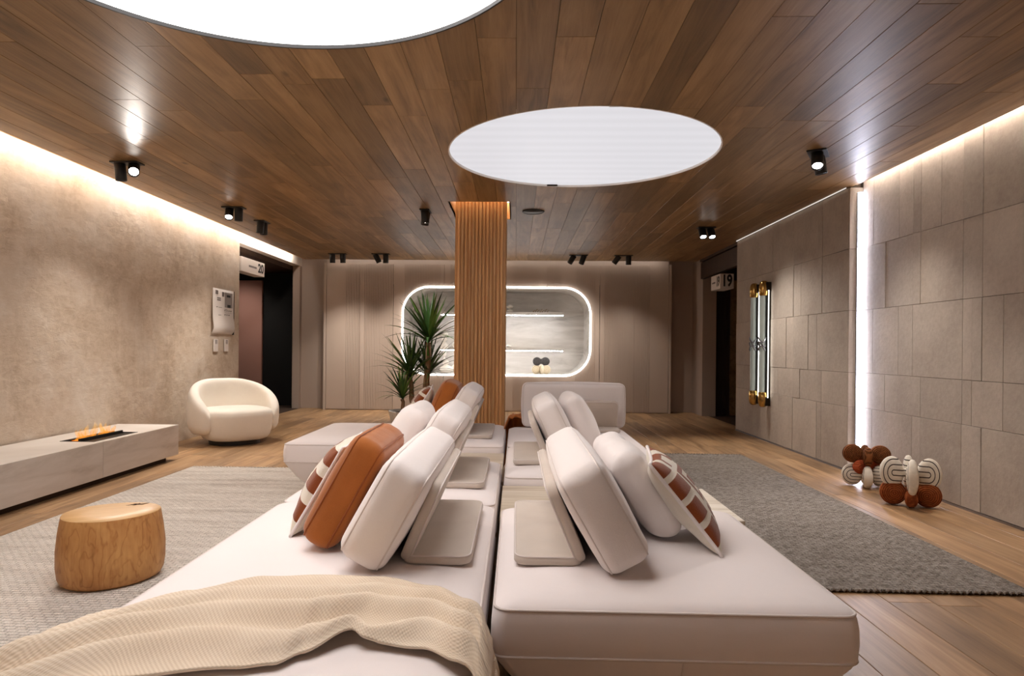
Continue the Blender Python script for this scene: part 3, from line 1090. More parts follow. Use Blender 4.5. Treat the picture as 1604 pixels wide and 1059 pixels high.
def cushion(label, loc, ang, size, mat='cush', seam='seam', r=0.045, bulge=(0.02, 0.012, 0.012), wr=0.0016, rz=0.0, grp=None, piping=True, cat='cushion', wf=9.0):
    """box cushion standing on its long edge; size (thickness, length, height); loc = middle of its lower edge on the seat"""
    th, ln, ht = size
    a = R(ang)
    zc = th / 2 * abs(math.sin(a)) + ht / 2 * math.cos(a) - 0.35 * r * abs(math.sin(a))
    me_ = softbox(th, ln, ht, r, bulge, 22, wr, len(label) * 1.7, wf)
    t = obj('cushion', me_, MT[mat], None, (loc[0] + math.sin(a) * ht / 2, loc[1], loc[2] + zc), (0, a, rz))
    tag(t, label, cat, grp)
    if piping:
        for s in (-1, 1):
            o = densify2(ln - 2 * r + 1.56 * r, ht - 2 * r + 1.56 * r, r * 0.78)
            pts = []
            for p in o:
                nx, ny = p[0] / (ln / 2), p[1] / (ht / 2)
                e = 0.0
                pts.append((s * (th / 2 - r * 0.36), p[0] + bulge[1] * nx * max(0, 1 - ny * ny) * 0.3, p[1] + bulge[2] * ny * max(0, 1 - nx * nx) * 0.3))
            MB().tube(pts, 0.0036, 5, True).build('piping', MT[seam], t, True)
    return t


sz = SZ - 0.003
G1 = 'white back cushions'
cushion('big white back cushion nearest on the right sofa', (0.345, 2.385, sz), -30, (0.15, 0.93, 0.33), grp=G1, r=0.043)
cushion('big white back cushion on the farther right sofa seat', (0.325, 4.28, sz), -26, (0.15, 0.86, 0.36), grp=G1, r=0.046)
cushion('big white back cushion nearest on the left sofa, behind the orange one', (-0.463, 2.37, sz), 29, (0.15, 0.91, 0.325), grp=G1, r=0.043)
cushion('big white back cushion second in the left row', (-0.48, 3.52, sz), 29, (0.15, 0.84, 0.36), grp=G1, r=0.046)
cushion('big white back cushion third in the left row, before the column', (-0.50, 5.26, sz), 29, (0.15, 0.84, 0.38), grp=G1, r=0.046)
cushion('upright white end cushion facing the viewer on the far right sofa', (0.49, 5.63, sz + 0.010), 0, (0.15, 0.86, 0.37), grp=G1, rz=R(90), wr=0.001, r=0.04)
G2 = 'soft white pillows'
cushion('soft wrinkled white pillow beside the patterned one on the right', (0.553, 2.57, sz), -33, (0.115, 0.58, 0.345), grp=G2, r=0.068, bulge=(0.03, 0.0, 0.0), wr=0.013, piping=False, wf=7)
cushion('soft white pillow on the farther right sofa seat', (0.53, 4.55, sz), -28, (0.125, 0.55, 0.385), grp=G2, r=0.066, bulge=(0.03, 0, 0), wr=0.009, piping=False, wf=7)
cushion('soft white pillow on the middle left seat', (-0.69, 3.60, sz), 30, (0.13, 0.52, 0.38), grp=G2, r=0.07, bulge=(0.03, 0, 0), wr=0.008, piping=False, wf=7)
G3 = 'orange cushions'
cushion('burnt orange box cushion on the nearest left seat', (-0.652, 2.33, sz), 29, (0.122, 0.46, 0.395), 'orange', 'orangeseam', 0.05, (0.025, -0.008, -0.006), 0.003, grp=G3)
cushion('burnt orange cushion on the chaise before the column', (-0.665, 5.42, sz), 24, (0.14, 0.46, 0.41), 'orange', 'orangeseam', 0.055, (0.03, 0, 0), 0.006, grp=G3)

# tufted pillows ------------------------------------------------------
PATS = {
    'A': ["###..#####...###", "###..#...#...#..", "###..#...#####..", "................", "####.######..###", "####.#....#..#..", "####.#.##.#..###", ".....#.##.#.....",
          "###..#....####..", "###..######..#..", "###......#...###", ".....##..#......", "####.##..#######", "####.......#....", "####.#######..##", ".....#........##"],
    'B': ["................", "####..####..###.", "####..####..###.", "####..####......", "..............##", "......####..####", "####..####..####", "####............",
          "####..####..###.", "......####..###.", "............###.", "####..####......", "####..####..####", "####........####", "......####......", "................"],
}


def tufted(label, loc, ang, size, rz, pat, face, grp='brown and cream tufted pillows'):
    th, ln, ht = size
    n = 64
    P = PATS[pat]
    a = R(ang)
    V, F, A = [], [], []
    for s in (1, -1):
        b = len(V)
        for i in range(n + 1):
            for j in range(n + 1):
                u, v_ = -1 + 2 * i / n, -1 + 2 * j / n
                e = max(0.0, (1 - u ** 2) * (1 - v_ ** 2))
                hx = th / 2 * e ** 0.42
                ly = u * ln / 2 * (1 - 0.09 * (1 - v_ * v_) * abs(u))
                lz = v_ * ht / 2 * (1 - 0.09 * (1 - u * u) * abs(v_))
                tv = 0.0
                if s == face:
                    ci, ri = min(15, int((u * 0.999 + 1) * 8)), min(15, int((1 - v_) * 8))
                    tv = 1.0 if P[ri][ci] == '#' else 0.0
                    hx += (0.004 if tv else 0.0015) * min(1, e * 6)
                hx += 0.006 * noise.noise(Vector((ly * 9, lz * 9, s + loc[1]))) * min(1, e * 3)
                V.append((s * hx, ly, lz))
                A.append(tv)
        for i in range(n):
            for j in range(n):
                q = b + i * (n + 1) + j
                F.append((q, q + n + 1, q + n + 2, q + 1) if s == 1 else (q, q + 1, q + n + 2, q + n + 1))
    me_ = mesh('tufted_pillow', V, F, True)
    at = me_.attributes.new('tuft', 'FLOAT', 'POINT')
    at.data.foreach_set('value', A)
    zc = ht / 2 * math.cos(a) + 0.012 * abs(math.sin(a))
    t = obj('tufted_pillow', me_, MT['pattern'], None, (loc[0] + math.sin(a) * ht / 2, loc[1], loc[2] + zc), (0, a, rz))
    tag(t, label, 'pillow', grp)
    rim = []
    for k in range(4 * 24):
        sd, q = divmod(k, 24)
        w_ = -1 + 2 * q / 24
        u, v_ = [(w_, -1), (1, w_), (-w_, 1), (-1, -w_)][sd]
        rim.append((0, u * ln / 2 * (1 - 0.09 * (1 - v_ * v_) * abs(u)), v_ * ht / 2 * (1 - 0.09 * (1 - u * u) * abs(v_))))
    MB().tube(rim, 0.006, 6, True).build('cord_edge', MT['cush'], t, True)


tufted('brown and cream tufted pillow on the near right seat', (0.706, 2.37, sz), -39, (0.12, 0.42, 0.365), R(-10), 'A', 1)
tufted('brown and cream tufted pillow left of the near orange cushion', (-0.795, 2.50, sz), 30, (0.13, 0.42, 0.355), R(4), 'B', -1)
tufted('small patterned pillow with brown corner on the chaise by the plant', (-0.905, 5.48, sz), 32, (0.15, 0.44, 0.40), R(6), 'A', -1)

# ------------------------------------------------------------------ throws
def catmull(pts, t):
    n = len(pts) - 1
    x = min(max(t, 0), 1) * n
    i = min(int(x), n - 1)
    f_ = x - i
    p = [Vector(pts[max(0, min(n, i + k))]) for k in (-1, 0, 1, 2)]
    return 0.5 * ((2 * p[1]) + (-p[0] + p[2]) * f_ + (2 * p[0] - 5 * p[1] + 4 * p[2] - p[3]) * f_ ** 2 + (-p[0] + 3 * p[1] - 3 * p[2] + p[3]) * f_ ** 3)


def lin(tab, x):
    for (a, va), (b, vb) in zip(tab[:-1], tab[1:]):
        if x <= b:
            k = max(0, (x - a) / (b - a))
            k = k * k * (3 - 2 * k)
            return va + (vb - va) * k
    return tab[-1][1]


FAR = [(-1.50, 1.25), (-1.06, 1.43), (-0.98, 1.60), (-0.86, 1.73), (-0.70, 1.85), (-0.52, 1.87), (-0.36, 1.86), (-0.22, 1.80), (-0.108, 1.71), (-0.03, 1.60), (0.30, 1.48)]
NEAR = [(-1.50, 0.80), (-1.06, 0.98), (-0.80, 1.27), (-0.56, 1.32), (-0.49, 1.34), (-0.45, 1.39), (-0.36, 1.475), (-0.33, 1.45), (-0.20, 1.43), (-0.11, 1.37), (0.0, 1.26), (0.30, 1.20)]


def drape_z(x):
    """x along the cloth -> (world x, base z): flat on the seat, bending down at both sides"""
    xl, xr, top = -1.045, -0.075, SZ + 0.006
    r = 0.055
    for edge, sg in ((xr, 1), (xl, -1)):
        d = (x - edge) * sg + r
        if d > 0:
            arc = r * PI / 2
            if d < arc:
                a = d / r
                return edge + sg * (-r + r * math.sin(a)) + sg * 0.008, top - r + r * math.cos(a)
            return edge + sg * 0.008 + sg * 0.02 * min(1, (d - arc) / 0.1), top - r - (d - arc)
    dd = min(x - xl, xr - x)
    return x, top - 0.0


RIDGE = [  # (t position along the cloth at s points, height, width)
    ([(-1.5, 0.10), (-0.9, 0.10), (-0.5, 0.10), (0.3, 0.16)], 0.018, 0.05),
    ([(-1.5, 0.26), (-0.9, 0.28), (-0.55, 0.34), (-0.3, 0.32), (0.3, 0.40)], 0.045, 0.055),
    ([(-1.5, 0.40), (-0.8, 0.48), (-0.45, 0.58), (-0.2, 0.52), (0.3, 0.62)], 0.052, 0.060),
    ([(-1.5, 0.70), (-0.7, 0.74), (-0.45, 0.84), (-0.33, 0.95), (-0.2, 0.78), (0.3, 0.82)], 0.040, 0.060),
]
nu, nv = 170, 70
V, F, UV = [], [], []
for i in range(nu + 1):
    s = -1.42 + (-0.025 + 1.42) * i / nu
    yf, yn = lin(FAR, s), lin(NEAR, s)
    for j in range(nv + 1):
        t_ = j / nv
        wx_, wz = drape_z(s)
        y = yf + (yn - yf) * t_
        h = 0.0
        for tab, ht, wd in RIDGE:
            c = lin(tab, s)
            d = (t_ - c) / wd
            h += ht * (math.exp(-d * d) if d < 0 else math.exp(-d * d * 0.28)) * (0.75 + 0.35 * noise.noise(Vector((s * 3, c * 5, 0))))
        h *= min(1, (1 - t_) * 9 + 0.15) * min(1, t_ * 9 + 0.15)
        if -0.46 < s < -0.30:
            h += 0.016 * math.exp(-((s + 0.37) / 0.05) ** 2) * max(0, (t_ - 0.8) / 0.2)
        h += 0.003 * (1 + noise.noise(Vector((s * 8, y * 8, 3))))
        side = wz < SZ - 0.03
        if side:
            sg = 1 if s > -0.5 else -1
            V.append((wx_ + sg * (0.004 + min(h, 0.02) * 0.7), y, wz))
        else:
            V.append((wx_, y, wz + h + 0.002))
        UV.append((i / nu, t_ * 0.36))
for i in range(nu):
    for j in range(nv):
        a = i * (nv + 1) + j
        F.append((a, a + 1, a + nv + 2, a + nv + 1))
me_ = mesh('throw', V, F, True)
ul = me_.uv_layers.new(name='UVMap')
for lp in me_.loops:
    ul.data[lp.index].uv = UV[lp.vertex_index]
tb = thing('throw_blanket', 'cream knitted throw with fringe spread across the near left seat', 'blanket', (-0.5, 1.5, SZ))
for vtx in me_.vertices:
    vtx.co -= Vector((-0.5, 1.5, SZ))
cl = obj('cloth', me_, MT['knit'], tb)
sm_ = cl.modifiers.new('thick', 'SOLIDIFY')
sm_.thickness = 0.005
sm_.offset = 1.0
for j in range(0, nv + 1, 2):
    p = Vector(V[nu * (nv + 1) + j]) - Vector((-0.5, 1.5, SZ)) + Vector((0.006, 0, 0.004))
    q = [p, p + Vector((0.006, random.uniform(-0.01, 0.01), -0.03)), p + Vector((0.008, random.uniform(-0.02, 0.02), -0.07)), p + Vector((0.006, random.uniform(-0.02, 0.02), -0.11))]
    MB().tube(q, [0.004, 0.006, 0.004, 0.005], 5).build('tassel', MT['knit'], tb, True)

# crumpled rust throw at the far corner
V, F = [], []
n1, n2 = 50, 40
for i in range(n1 + 1):
    for j in range(n2 + 1):
        u, v_ = i / n1, j / n2
        xx = -0.145 + 0.40 * u
        yy = 5.70 + 0.34 * v_
        e = noise.noise(Vector((u * 5, v_ * 5, 2))) + 0.6 * noise.noise(Vector((u * 11, v_ * 10, 7)))
        zz = SZ + 0.035 + 0.05 * math.sin(u * 3.0) + 0.035 * e
        edge = max(0, yy - 5.84)
        zz -= min(0.34, edge * 2.2)
        if xx < -0.06:
            zz -= (-0.06 - xx) * 2.2
        V.append((xx, yy + 0.012 * e, zz))
for i in range(n1):
    for j in range(n2):
        a = i * (n2 + 1) + j
        F.append((a, a + n2 + 1, a + n2 + 2, a + 1))
o = obj('throw_blanket', mesh('throw', V, F, True), MT['orange'])
o.modifiers.new('thick', 'SOLIDIFY').thickness = 0.01
tag(o, 'crumpled rust throw heaped on the far sofa corner by the column', 'blanket')
# ------------------------------------------------------------------ stump table
t = thing('stump_table', 'round solid wooden stump table on the pale rug', 'side table', (-1.905, 3.075, 0.016), R(25))
rings = []
for z, k in [(0.0, 0.86), (0.012, 0.95), (0.035, 1.0), (0.08, 1.03), (0.16, 1.035), (0.24, 1.0), (0.30, 0.955), (0.312, 0.945)]:
    ring = []
    for a in range(72):
        th = 2 * PI * a / 72
        rr = 1 + 0.03 * math.sin(2 * th + 0.6) + 0.018 * math.sin(3 * th + 1) + 0.012 * noise.noise(Vector((math.cos(th) * 2, math.sin(th) * 2, z * 5)))
        ring.append((0.215 * k * rr * math.cos(th), 0.195 * k * rr * math.sin(th), z))
    rings.append(ring)
loft(rings, True, False).build('trunk_body', MT['stump'], t, True)
top = [[(x * q, y * q, 0.312 + dz) for x, y, _ in rings[-1]] for q, dz in ((1.0, 0.0), (0.985, 0.004), (0.5, 0.005), (0.02, 0.005))]
loft(top, False, True).build('top_face', MT['stumptop'], t, True)
cr = MB()
cr.tube([(0.05, 0.10, 0.3165), (0.09, 0.11, 0.3165), (0.12, 0.10, 0.3165), (0.15, 0.125, 0.3165)], [0.001, 0.005, 0.004, 0.001], 5)
cr.tube([(0.08, 0.085, 0.3165), (0.10, 0.105, 0.3165), (0.11, 0.13, 0.3165)], [0.001, 0.004, 0.001], 5)
cr.build('crack', MT['soil'], t, True)

# ------------------------------------------------------------------ fire bench
BX, BY1 = -3.30, 6.40
t = thing('fire_bench', 'long low pale stone bench along the plaster wall', 'bench', (-3.6, 3.0, 0))
ys_ = [0.4, 1.7, 2.6, 3.9, 5.215, BY1]
for a, b in zip(ys_[:-1], ys_[1:]):
    ln = b - a - 0.003
    obj('front_panel', box_me('front_panel', 0.02, ln, 0.29, 0.0015), MT['marble'], t, (BX + 3.6 - 0.01, (a + b) / 2 - 3.0, 0.197))
TX0, TX1, TY0, TY1 = -3.64, -3.36, 5.19, 5.80
tp = MB()
tp.box(XL + 0.02 + 3.6, BX - 0.021 + 3.6, 0.4 - 3, TY0 - 3, 0.318, 0.342).box(XL + 0.02 + 3.6, BX - 0.021 + 3.6, TY1 - 3, BY1 - 0.021 - 3, 0.318, 0.342)
tp.box(XL + 0.02 + 3.6, TX0 + 3.6, TY0 - 3, TY1 - 3, 0.318, 0.342).box(TX1 + 3.6, BX - 0.021 + 3.6, TY0 - 3, TY1 - 3, 0.318, 0.342)
tp.build('top_slab', MT['marble'], t)
obj('end_panel', box_me('end_panel', BX - XL - 0.022, 0.02, 0.29, 0.0015), MT['marble'], t, ((XL + BX) / 2 + 3.6, BY1 - 0.01 - 3, 0.197))
MB().box(XL + 0.02 + 3.6, -3.36 + 3.6, 0.5 - 3, 6.28 - 3, 0.0, 0.30).build('plinth', MT['sub'], t)
t = thing('burner', 'black steel fire tray with flames set into the stone bench', 'fireplace', (-3.5, 5.495, 0.342))
tr = MB()
tr.box(TX0 + 3.5, TX1 + 3.5, TY0 - 5.495, TY1 - 5.495, -0.03, -0.012)
for b in ((TX0, TX0 + 0.012, TY0, TY1), (TX1 - 0.012, TX1, TY0, TY1), (TX0, TX1, TY0, TY0 + 0.012), (TX0, TX1, TY1 - 0.012, TY1)):
    tr.box(b[0] + 3.5, b[1] + 3.5, b[2] - 5.495, b[3] - 5.495, -0.03, 0.003)
tr.build('tray', MT['black'], t)
bx = MB()
bx.box(-0.075, -0.060, -0.29, 0.29, -0.012, 0.012).box(0.0, 0.015, -0.29, 0.29, -0.012, 0.020).box(0.03, 0.13, -0.28, 0.28, -0.012, -0.002)
bx.build('burner_slot', MT['bronze'], t)
gm = emit('ember_glow', (1.0, 0.24, 0.015), 0.8)
MB().box(-0.058, -0.002, -0.28, 0.24, -0.012, 0.004).build('ember_bed', gm, t)
fa = NT('flame')
fo = fa.obj()
fz = fa.n('ShaderNodeSeparateXYZ', {0: fo}).outputs[2]
fc = fa.ramp(fa.math('DIVIDE', fz, 0.13), [(0.0, (1.0, 0.30, 0.02, 1)), (0.5, (1.0, 0.42, 0.06, 1)), (1.0, (1.0, 0.55, 0.15, 1))])
em = fa.n('ShaderNodeEmission', {0: fc, 1: 0.75})
trn = fa.n('ShaderNodeBsdfTransparent')
fade = fa.n('ShaderNodeMapRange', {0: fa.math('ADD', fz, fa.math('MULTIPLY', fa.noise(fo, 30, 2), 0.05)), 1: 0.0, 2: 0.15, 3: 0.5, 4: 0.06}).outputs[0]
mx_ = fa.n('ShaderNodeMixShader', {0: fade, 1: trn.outputs[0], 2: em.outputs[0]})
fa.t.links.new(mx_.outputs[0], fa.t.nodes['Material Output'].inputs[0])
for k in range(11):
    y = -0.26 + 0.048 * k + random.uniform(-0.012, 0.012)
    h = random.uniform(0.06, 0.10) + 0.05 * math.exp(-((k - 4) / 3) ** 2)
    lean = random.uniform(-0.02, 0.03)
    pr, rr = [], []
    for q in range(7):
        u = q / 6
        pr.append((-0.03 + 0.012 * math.sin(u * 5 + k), y + lean * u + 0.008 * math.sin(u * 6 + 2 * k), h * u))
        rr.append(0.021 * (1 - u) ** 0.7 * (0.75 + 0.7 * u) + 0.0008)
    MB().tube(pr, rr, 8, caps=False).build('flame', fa.m, t, True)

# ------------------------------------------------------------------ barrel armchair
t = thing('barrel_armchair', 'cream boucle barrel armchair against the plaster wall', 'armchair', (-3.27, 7.60, 0), R(46))
t.scale = (0.93, 0.93, 0.98)
rings = []
for z, k in [(0.055, 0.78), (0.07, 0.87), (0.11, 0.93), (0.18, 0.975), (0.27, 1.0), (0.33, 1.0), (0.37, 0.985), (0.395, 0.95), (0.41, 0.88), (0.418, 0.78), (0.424, 0.5), (0.425, 0.1)]:
    ring = []
    for a in range(64):
        th = 2 * PI * a / 64
        c, s = math.cos(th), math.sin(th)
        e = 2 / 2.7
        ring.append((0.415 * k * math.copysign(abs(c) ** e, c), 0.40 * k * math.copysign(abs(s) ** e, s) - 0.05, z))
    rings.append(ring)
loft(rings).build('seat', MT['boucle'], t, True)
rings = []
N = 56
PHM = R(124)
for i in range(N + 1):
    ph = -PHM + 2 * PHM * i / N
    u = abs(ph) / PHM
    ctr = Vector((0.425 * math.sin(ph), 0.40 * math.cos(ph) - 0.02, 0))
    nrm = Vector((math.sin(ph) / 0.425, math.cos(ph) / 0.40, 0)).normalized()
    hs = 1.0 if u < 0.12 else 1 - ((u - 0.12) / 0.88) ** 1.9 * 0.46
    top_ = 0.745 * hs
    bot = 0.085 + 0.05 * u
    th_ = 0.155 - 0.035 * u
    if u > 0.86:
        q = (u - 0.86) / 0.14
        sh_ = math.sqrt(max(0.0, 1 - q * q)) * 0.93 + 0.07
        mid = (top_ + bot) / 2
        top_, bot = mid + (top_ - mid) * (0.35 + 0.65 * sh_), mid + (bot - mid) * (0.5 + 0.5 * sh_)
        th_ *= sh_
    H = top_ - bot
    ring = []
    for a in range(28):
        th = 2 * PI * a / 28
        c, s = math.cos(th), math.sin(th)
        e = 2 / 3.2
        px = th_ / 2 * math.copysign(abs(c) ** e, c)
        pz = H / 2 * math.copysign(abs(s) ** (2 / 4.5), s)
        zz = bot + H / 2 + pz
        k = (zz - 0.1) / 0.65
        belly = 0.045 * math.sin(max(0, min(1, zz / 0.75)) * PI) - 0.05 * max(0, 0.22 - zz) / 0.22
        lean = 0.02 * k * math.cos(ph)
        ring.append(tuple(ctr + nrm * (px + belly + 0.008 + lean) + Vector((0, 0, zz))))
    rings.append(ring)
loft(rings).build('wrap_back', MT['boucle'], t, True)
MB().lathe([(0.30, 0.0), (0.30, 0.05), (0.26, 0.075)], 40, c=(0, -0.03, 0)).build('swivel_base', MT['black'], t)

# ------------------------------------------------------------------ potted dracaena
PL = Vector((-1.27, 8.32, 0))
t = thing('potted_dracaena', 'tall dracaena with spiky green crowns in a grey slatted pot', 'potted plant', PL)
pot = MB()
NS = 26
for k in range(NS):
    a0, a1 = 2 * PI * (k + 0.06) / NS, 2 * PI * (k + 0.94) / NS
    v = []
    for r0, r1, z in ((0.235, 0.25, 0.0), (0.315, 0.33, 0.325)):
        for r_ in (r0, r1):
            for a in (a0, a1):
                v.append((r_ * math.cos(a), r_ * math.sin(a), z))
    me_ = mesh('stave', v, [(0, 1, 3, 2), (4, 6, 7, 5), (2, 3, 7, 6), (0, 4, 5, 1), (0, 2, 6, 4), (1, 5, 7, 3)])
    obj('stave', me_, MT['potgrey'], t)
MB().lathe([(0.23, 0.005), (0.24, 0.02), (0.316, 0.32), (0.308, 0.325), (0.30, 0.29)], 40).build('pot', MT['potgrey'], t, True)
MB().lathe([(0.305, 0.292), (0.15, 0.302), (0.0, 0.306)], 32).build('soil', MT['soil'], t, True)


def leaf_me(L, W, droop):
    v, f = [], []
    n = 7
    for i in range(n + 1):
        u = i / n
        wd = W * (0.55 + 0.9 * u if u < 0.35 else 0.865 * (1 - (u - 0.35) / 0.65) ** 0.7 + 0.01)
        x = L * u * (1 - 0.10 * droop * u)
        z = -droop * L * 0.55 * u ** 2.4
        v += [(x, -wd / 2, z + 0.15 * wd), (x, 0, z), (x, wd / 2, z + 0.15 * wd)]
    for i in range(n):
        b = 3 * i
        f += [(b, b + 1, b + 4, b + 3), (b + 1, b + 2, b + 5, b + 4)]
    m_ = mesh('leaf', v, f, True)
    m_.materials.append(MT['leaf'])
    return m_


LEAVES = [leaf_me(1.0, 0.082, d) for d in (0.05, 0.25, 0.5, 0.85)]


def stem(base, topp, r):
    pts = [Vector(base).lerp(Vector(topp), k / 5) + Vector((0.006 * math.sin(k * 2.1), 0.006 * math.cos(k * 1.7), 0)) for k in range(6)]
    MB().tube(pts, [r * 1.15, r, r, r, r * 0.95, r * 0.95], 10).build('stem', MT['trunk'], t, True)


def crown(c, L, n, seed):
    rg = random.Random(seed)
    for k in range(n):
        q = k / (n - 1)
        az = k * 2.39996 + rg.uniform(-0.2, 0.2)
        el = R(88 - 62 * q ** 0.85 + rg.uniform(-5, 5))
        ln = L * (0.80 + 0.22 * math.sin(q * PI)) * rg.uniform(0.88, 1.08)
        d = 0 if q < 0.3 else (1 if q < 0.55 else (2 if q < 0.85 else 3))
        o = obj('leaf', LEAVES[d], None, t, (c[0], c[1], c[2] + 0.10 * (1 - q) * L), (rg.uniform(-0.3, 0.3), -el, az))
        o.rotation_mode = 'XYZ'
        o.scale = (ln, ln * 1.0, ln)


for base, topp, r_, L, n, sd in [((0.13, 0.0, 0.29), (0.17, 0.0, 1.185), 0.038, 0.66, 58, 1), ((-0.02, 0.02, 0.29), (-0.065, 0.02, 0.74), 0.032, 0.62, 54, 2),
                                 ((-0.135, -0.05, 0.29), (-0.147, -0.05, 0.47), 0.024, 0.46, 36, 3), ((0.11, 0.12, 0.29), (0.14, 0.14, 0.75), 0.028, 0.56, 46, 4)]:
    stem(base, topp, r_)
    crown(Vector(topp), L, n, sd)

# ------------------------------------------------------------------ knotted sculptures
M_IVORY = loop_mat('ivory_loops', srgb(232, 222, 206), srgb(46, 28, 24), 0.107, 0.0265, 0.2)
M_IVORY2 = loop_mat('ivory_tall_loops', srgb(232, 222, 206), srgb(46, 28, 24), 0.107, 0.0265, 0.2, 0.68)
M_RUST = ring_mat('rust_yarn', srgb(112, 54, 26), srgb(158, 86, 46), 0.013)
M_BROWN = ring_mat('brown_yarn', srgb(84, 50, 28), srgb(140, 86, 50), 0.012)
M_TERRA = ring_mat('terracotta_yarn', srgb(140, 62, 34), srgb(178, 86, 52), 0.011)
M_CHAR = ring_mat('charcoal_yarn', srgb(60, 58, 58), srgb(104, 102, 102), 0.012)


def dumbbell(L, r, waist, th, h=None):
    """two flat lobes joined by a waist; axis x, lobe height z"""
    h = h or r
    prof = []
    n = 44
    rings = []
    c = L - r
    for i in range(n + 1):
        u = -L + 2 * L * (0.5 - 0.5 * math.cos(PI * i / n))
        d = abs(u) - c
        lob = math.sqrt(max(0.0, 1 - (d / r) ** 2)) if abs(d) < r else 0
        hh = max(h * lob, waist * (1 if abs(u) < c else lob), 0.0015)
        k = math.exp(-(u / (0.35 * L)) ** 2)
        hh = max(hh, (waist * 1.25) * k)
        tt = max(0.0015, th / 2 * min(1, hh / (h * 0.55)) ** 0.6)
        ring = []
        for a in range(24):
            q = 2 * PI * a / 24
            cc, ss = math.cos(q), math.sin(q)
            ring.append((u, tt * math.copysign(abs(cc) ** 0.75, cc), hh * math.copysign(abs(ss) ** 0.9, ss)))
        rings.append(ring)
    return loft(rings)


def sculpture(label, loc, rz, scale, parts, grp):
    t = thing('knot_sculpture', label, 'sculpture', loc, rz, grp)
    t.scale = (scale,) * 3
    for nm, dims, mat, z, ry, rzz in parts:
        dumbbell(*dims).build(nm, mat, t, True, (0, 0, z), (ry, 0, R(rzz)))


sculpture('sculpture with dark brown lobes on striped ivory loops, nearer the light slot', (2.93, 5.60, 0.0), R(-22), 1.0,
          [('striped_loop', (0.185, 0.078, 0.022, 0.075, 0.09), M_IVORY, 0.092, 0, 0), ('striped_loop', (0.185, 0.078, 0.022, 0.075, 0.09), M_IVORY, 0.092, 0, 90),
           ('brown_lobes', (0.18, 0.078, 0.025, 0.085), M_BROWN, 0.268, 0, 5), ('brown_lobes', (0.15, 0.066, 0.025, 0.07, 0.078), M_BROWN, 0.255, 0, 92),
           ('terracotta_lobes', (0.125, 0.058, 0.03, 0.075), M_TERRA, 0.165, R(0), 45)], 'knotted floor sculptures')
sculpture('sculpture with striped ivory loops on rust lobes, nearer the viewer', (2.88, 4.90, 0.0), R(-26), 1.0,
          [('rust_lobes', (0.195, 0.086, 0.03, 0.1, 0.09), M_RUST, 0.091, 0, 0), ('rust_lobes', (0.15, 0.06, 0.03, 0.08, 0.06), M_RUST, 0.07, 0, 90),
           ('striped_loop', (0.195, 0.078, 0.03, 0.075, 0.115), M_IVORY2, 0.24, 0, 3), ('striped_loop', (0.185, 0.07, 0.03, 0.07, 0.13), M_IVORY2, 0.225, 0, 92)], 'knotted floor sculptures')
M_CREAML = loop_mat('cream_loops', srgb(238, 226, 200), srgb(170, 140, 96), 0.1, 0.0265, 0.20)
sculpture('small sculpture with charcoal lobes on cream loops in the niche', (0.47, 12.25, NZ0), R(8), 0.95,
          [('cream_loop', (0.185, 0.084, 0.022, 0.075, 0.09), M_CREAML, 0.094, 0, 0), ('cream_loop', (0.175, 0.08, 0.022, 0.075, 0.09), M_CREAML, 0.092, 0, 90),
           ('charcoal_lobes', (0.165, 0.082, 0.04, 0.1), M_CHAR, 0.255, 0, 4)], 'niche ornaments')


def totem(label, x, y, z, beads, smooth=True):
    t = thing('totem_vase', label, 'ornament', (x, y, z), 0, 'niche ornaments')
    zz = 0.0
    for k, (r_, h) in enumerate(beads):
        m_ = MB().lathe([(0.002 if q in (0, 10) else r_ * math.sin(PI * q / 10) ** 0.8, h * q / 10) for q in range(11)], 20)
        m_.build('bead', MT['ceramic'], t, True, (0, 0, zz))
        zz += h * 0.93


totem('tall white beaded totem in the niche beside the column', -1.12, 12.35, NZ0, [(0.10, 0.18), (0.035, 0.10), (0.03, 0.22), (0.075, 0.14), (0.03, 0.20), (0.06, 0.12), (0.025, 0.12), (0.045, 0.09)])
totem('middle white beaded totem behind the palm crown', -1.34, 12.35, NZ0, [(0.085, 0.14), (0.035, 0.18), (0.04, 0.14), (0.085, 0.17), (0.055, 0.09), (0.07, 0.12)])
totem('squat round white vase at the foot of the niche totems', -1.27, 12.1, NZ0, [(0.125, 0.17), (0.05, 0.10)])
totem('small white knot ornament on the upper niche shelf', -0.12, NB - 0.25, 1.805, [(0.055, 0.07), (0.065, 0.09)])
totem('tiny pale ornament on the lower niche shelf', -0.14, NB - 0.25, 1.14, [(0.05, 0.05)])
t = thing('branch_ornament', 'delicate dry branch ornament on the upper niche shelf', 'ornament', (0.45, NB - 0.22, 1.805), 0, 'niche ornaments')
for k in range(7):
    x0_ = -0.14 + 0.045 * k
    MB().tube([(x0_, 0, 0.0), (x0_ + 0.02, 0.01, 0.03 + 0.01 * (k % 3)), (x0_ + 0.05, 0, 0.05 + 0.02 * (k % 2))], 0.005, 5).build('twig', MT['brass'], t, True)

